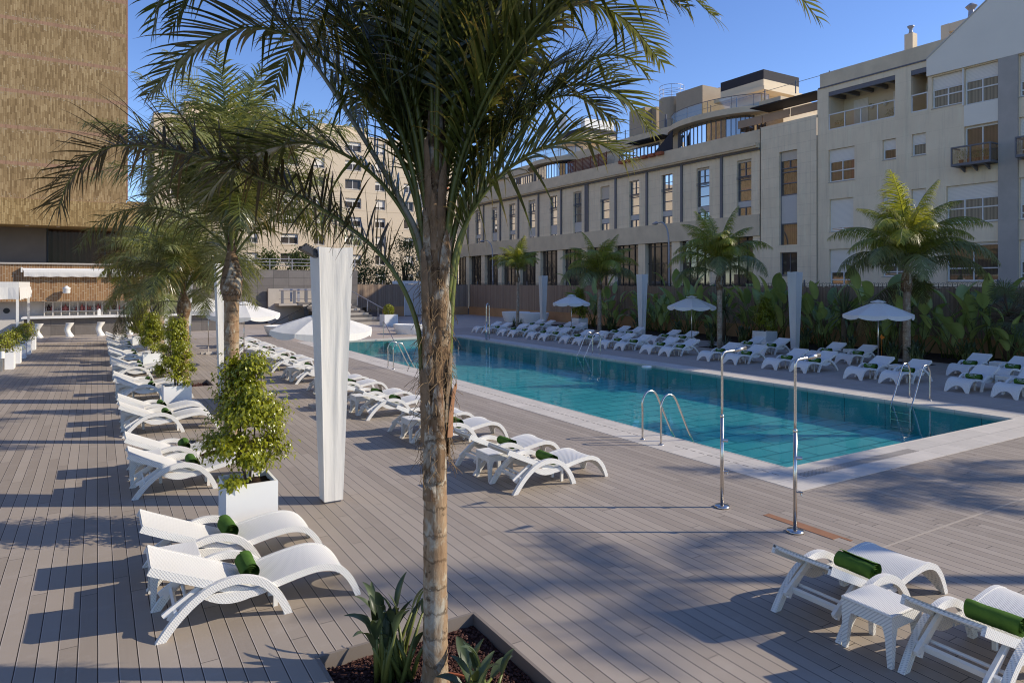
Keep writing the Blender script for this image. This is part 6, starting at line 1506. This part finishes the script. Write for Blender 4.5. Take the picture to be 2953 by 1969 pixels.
for i, o_ in enumerate(ops):
    window(B3, P, *o_, .32, 2, (), rgx.choice([0, .3, .45, .7, .3]), 'white_plastic', 'dark_glass', 'white_shutter', .09)
    if int(o_[0]) % 2 and (i // nfl) % 2 == 0:
        m_ = MB(); a, b, z = o_[0] - .7, o_[1] + .7, o_[2] - .75; m_.box(a, b, YA - 1.2, YA - .002, z - .1, z + .05); m_.box(a, b, YA - 1.25, YA - 1.15, z + .05, z + .95)
        for q in (a, b - .1): m_.box(q, q + .1, YA - 1.15, YA - .003, z + .05, z + .95)
        bal = part('balcony', m_, 'apartment', B3)
        if rgx.random() < .6: m_ = MB(); m_.prism_yz([(YA - .02, z + 2.3), (YA - 1.5, z + 1.7), (YA - 1.5, z + 1.55), (YA - .02, z + 2.2)], o_[0] - .3, o_[1] + .3); part('awning', m_, rgx.choice(['terracotta', 'awning_pink', 'awning_dark']), bal)

# ------------------------------------------------------------------ trees behind the terrace wall
def tree(x, y, h, r, label, seed, n=2600):
    rg = random.Random(seed); t = thing('leafy_tree', label, 'tree', (x, y, 0), 0, 'trees behind the terrace wall'); tk = MB(); tk.tube([(0, 0, -.2), (.1, 0, h * .3), (0, .1, h * .6)], [.25, .18, .1], 8); lf = MB(); cl = []
    for k in range(34):
        a = k * 2.39996; u = rg.uniform(.22, 1); q = r * math.sqrt(rg.uniform(.1, 1)) * math.sin(math.pi * min(.97, .25 + u * .7)); c_ = Vector((q * math.cos(a), q * math.sin(a), h * u)); cl.append((c_, r * rg.uniform(.2, .42)))
        tk.tube([(0, 0, h * .35 * u), c_], [.06, .02], 4)
    for _ in range(n):
        c_, cr = rg.choice(cl); o = Vector((rg.gauss(0, .55), rg.gauss(0, .55), rg.gauss(0, .45))) * cr; d = Vector((rg.uniform(-1, 1), rg.uniform(-1, 1), rg.uniform(-1, .5))).normalized(); leaf_quad(lf, c_ + o, d, rg.uniform(.22, .38), .17, Vector((rg.uniform(-.5, .5), rg.uniform(-.5, .5), 1)).normalized(), rg.random())
    part('trunk', tk, 'bark_brown', t); part('crown', lf, 'tree_leaf', t, attrs=True, recalc=False)
for i, (u, y, vt, r, l) in enumerate(((1050, 78, 742, 2.9, 'round dark green tree just right of the nearest fabric column'), (1165, 80, 690, 3.6, 'tall dark green tree left of the foreground palm trunk'), (1250, 84, 720, 3.0, 'dark tree hidden behind the foreground palm trunk'), (770, 70, 735, 2.4, 'green tree top above the dark tiled wall, left'), (870, 72, 728, 2.6, 'green tree top above the dark tiled wall, right'), (690, 72, 742, 2.2, 'green tree top behind the second palm'))):
    x, z = on_y(u, vt, y); tree(x, y, z, r, l, 200 + i)
# street lamps
for i, (up, uh, vh, X, l) in enumerate(((1929, 1886, 645, 35.5, 'tall grey street lamp beyond the reed fence in the middle'), (1421, 1384, 697, 36, 'grey street lamp beyond the reed fence near the small far palm'))):
    y = on_x(up, 800, X)[0]; yh, zh = on_x(uh, vh, X); t = thing('street_lamp', l, 'street lamp', (X, y, -.15)); dy = yh - y
    m_ = MB(); m_.tube(spline([(0, 0, 0), (0, 0, zh * .6), (0, dy * .05, zh * .9), (0, dy * .35, zh + .1), (0, dy * .75, zh + .17)], 24), [.075 - .035 * k / 23 for k in range(24)], 8); part('pole', m_, 'lamp_grey', t, smooth=True)
    m_ = MB(); m_.tube([(0, dy * .72, zh + .17), (0, dy * .85, zh + .16), (0, dy * 1.08, zh + .13)], [.05, .13, .06], 10); part('lamp_head', m_, 'lamp_grey', t, smooth=True)
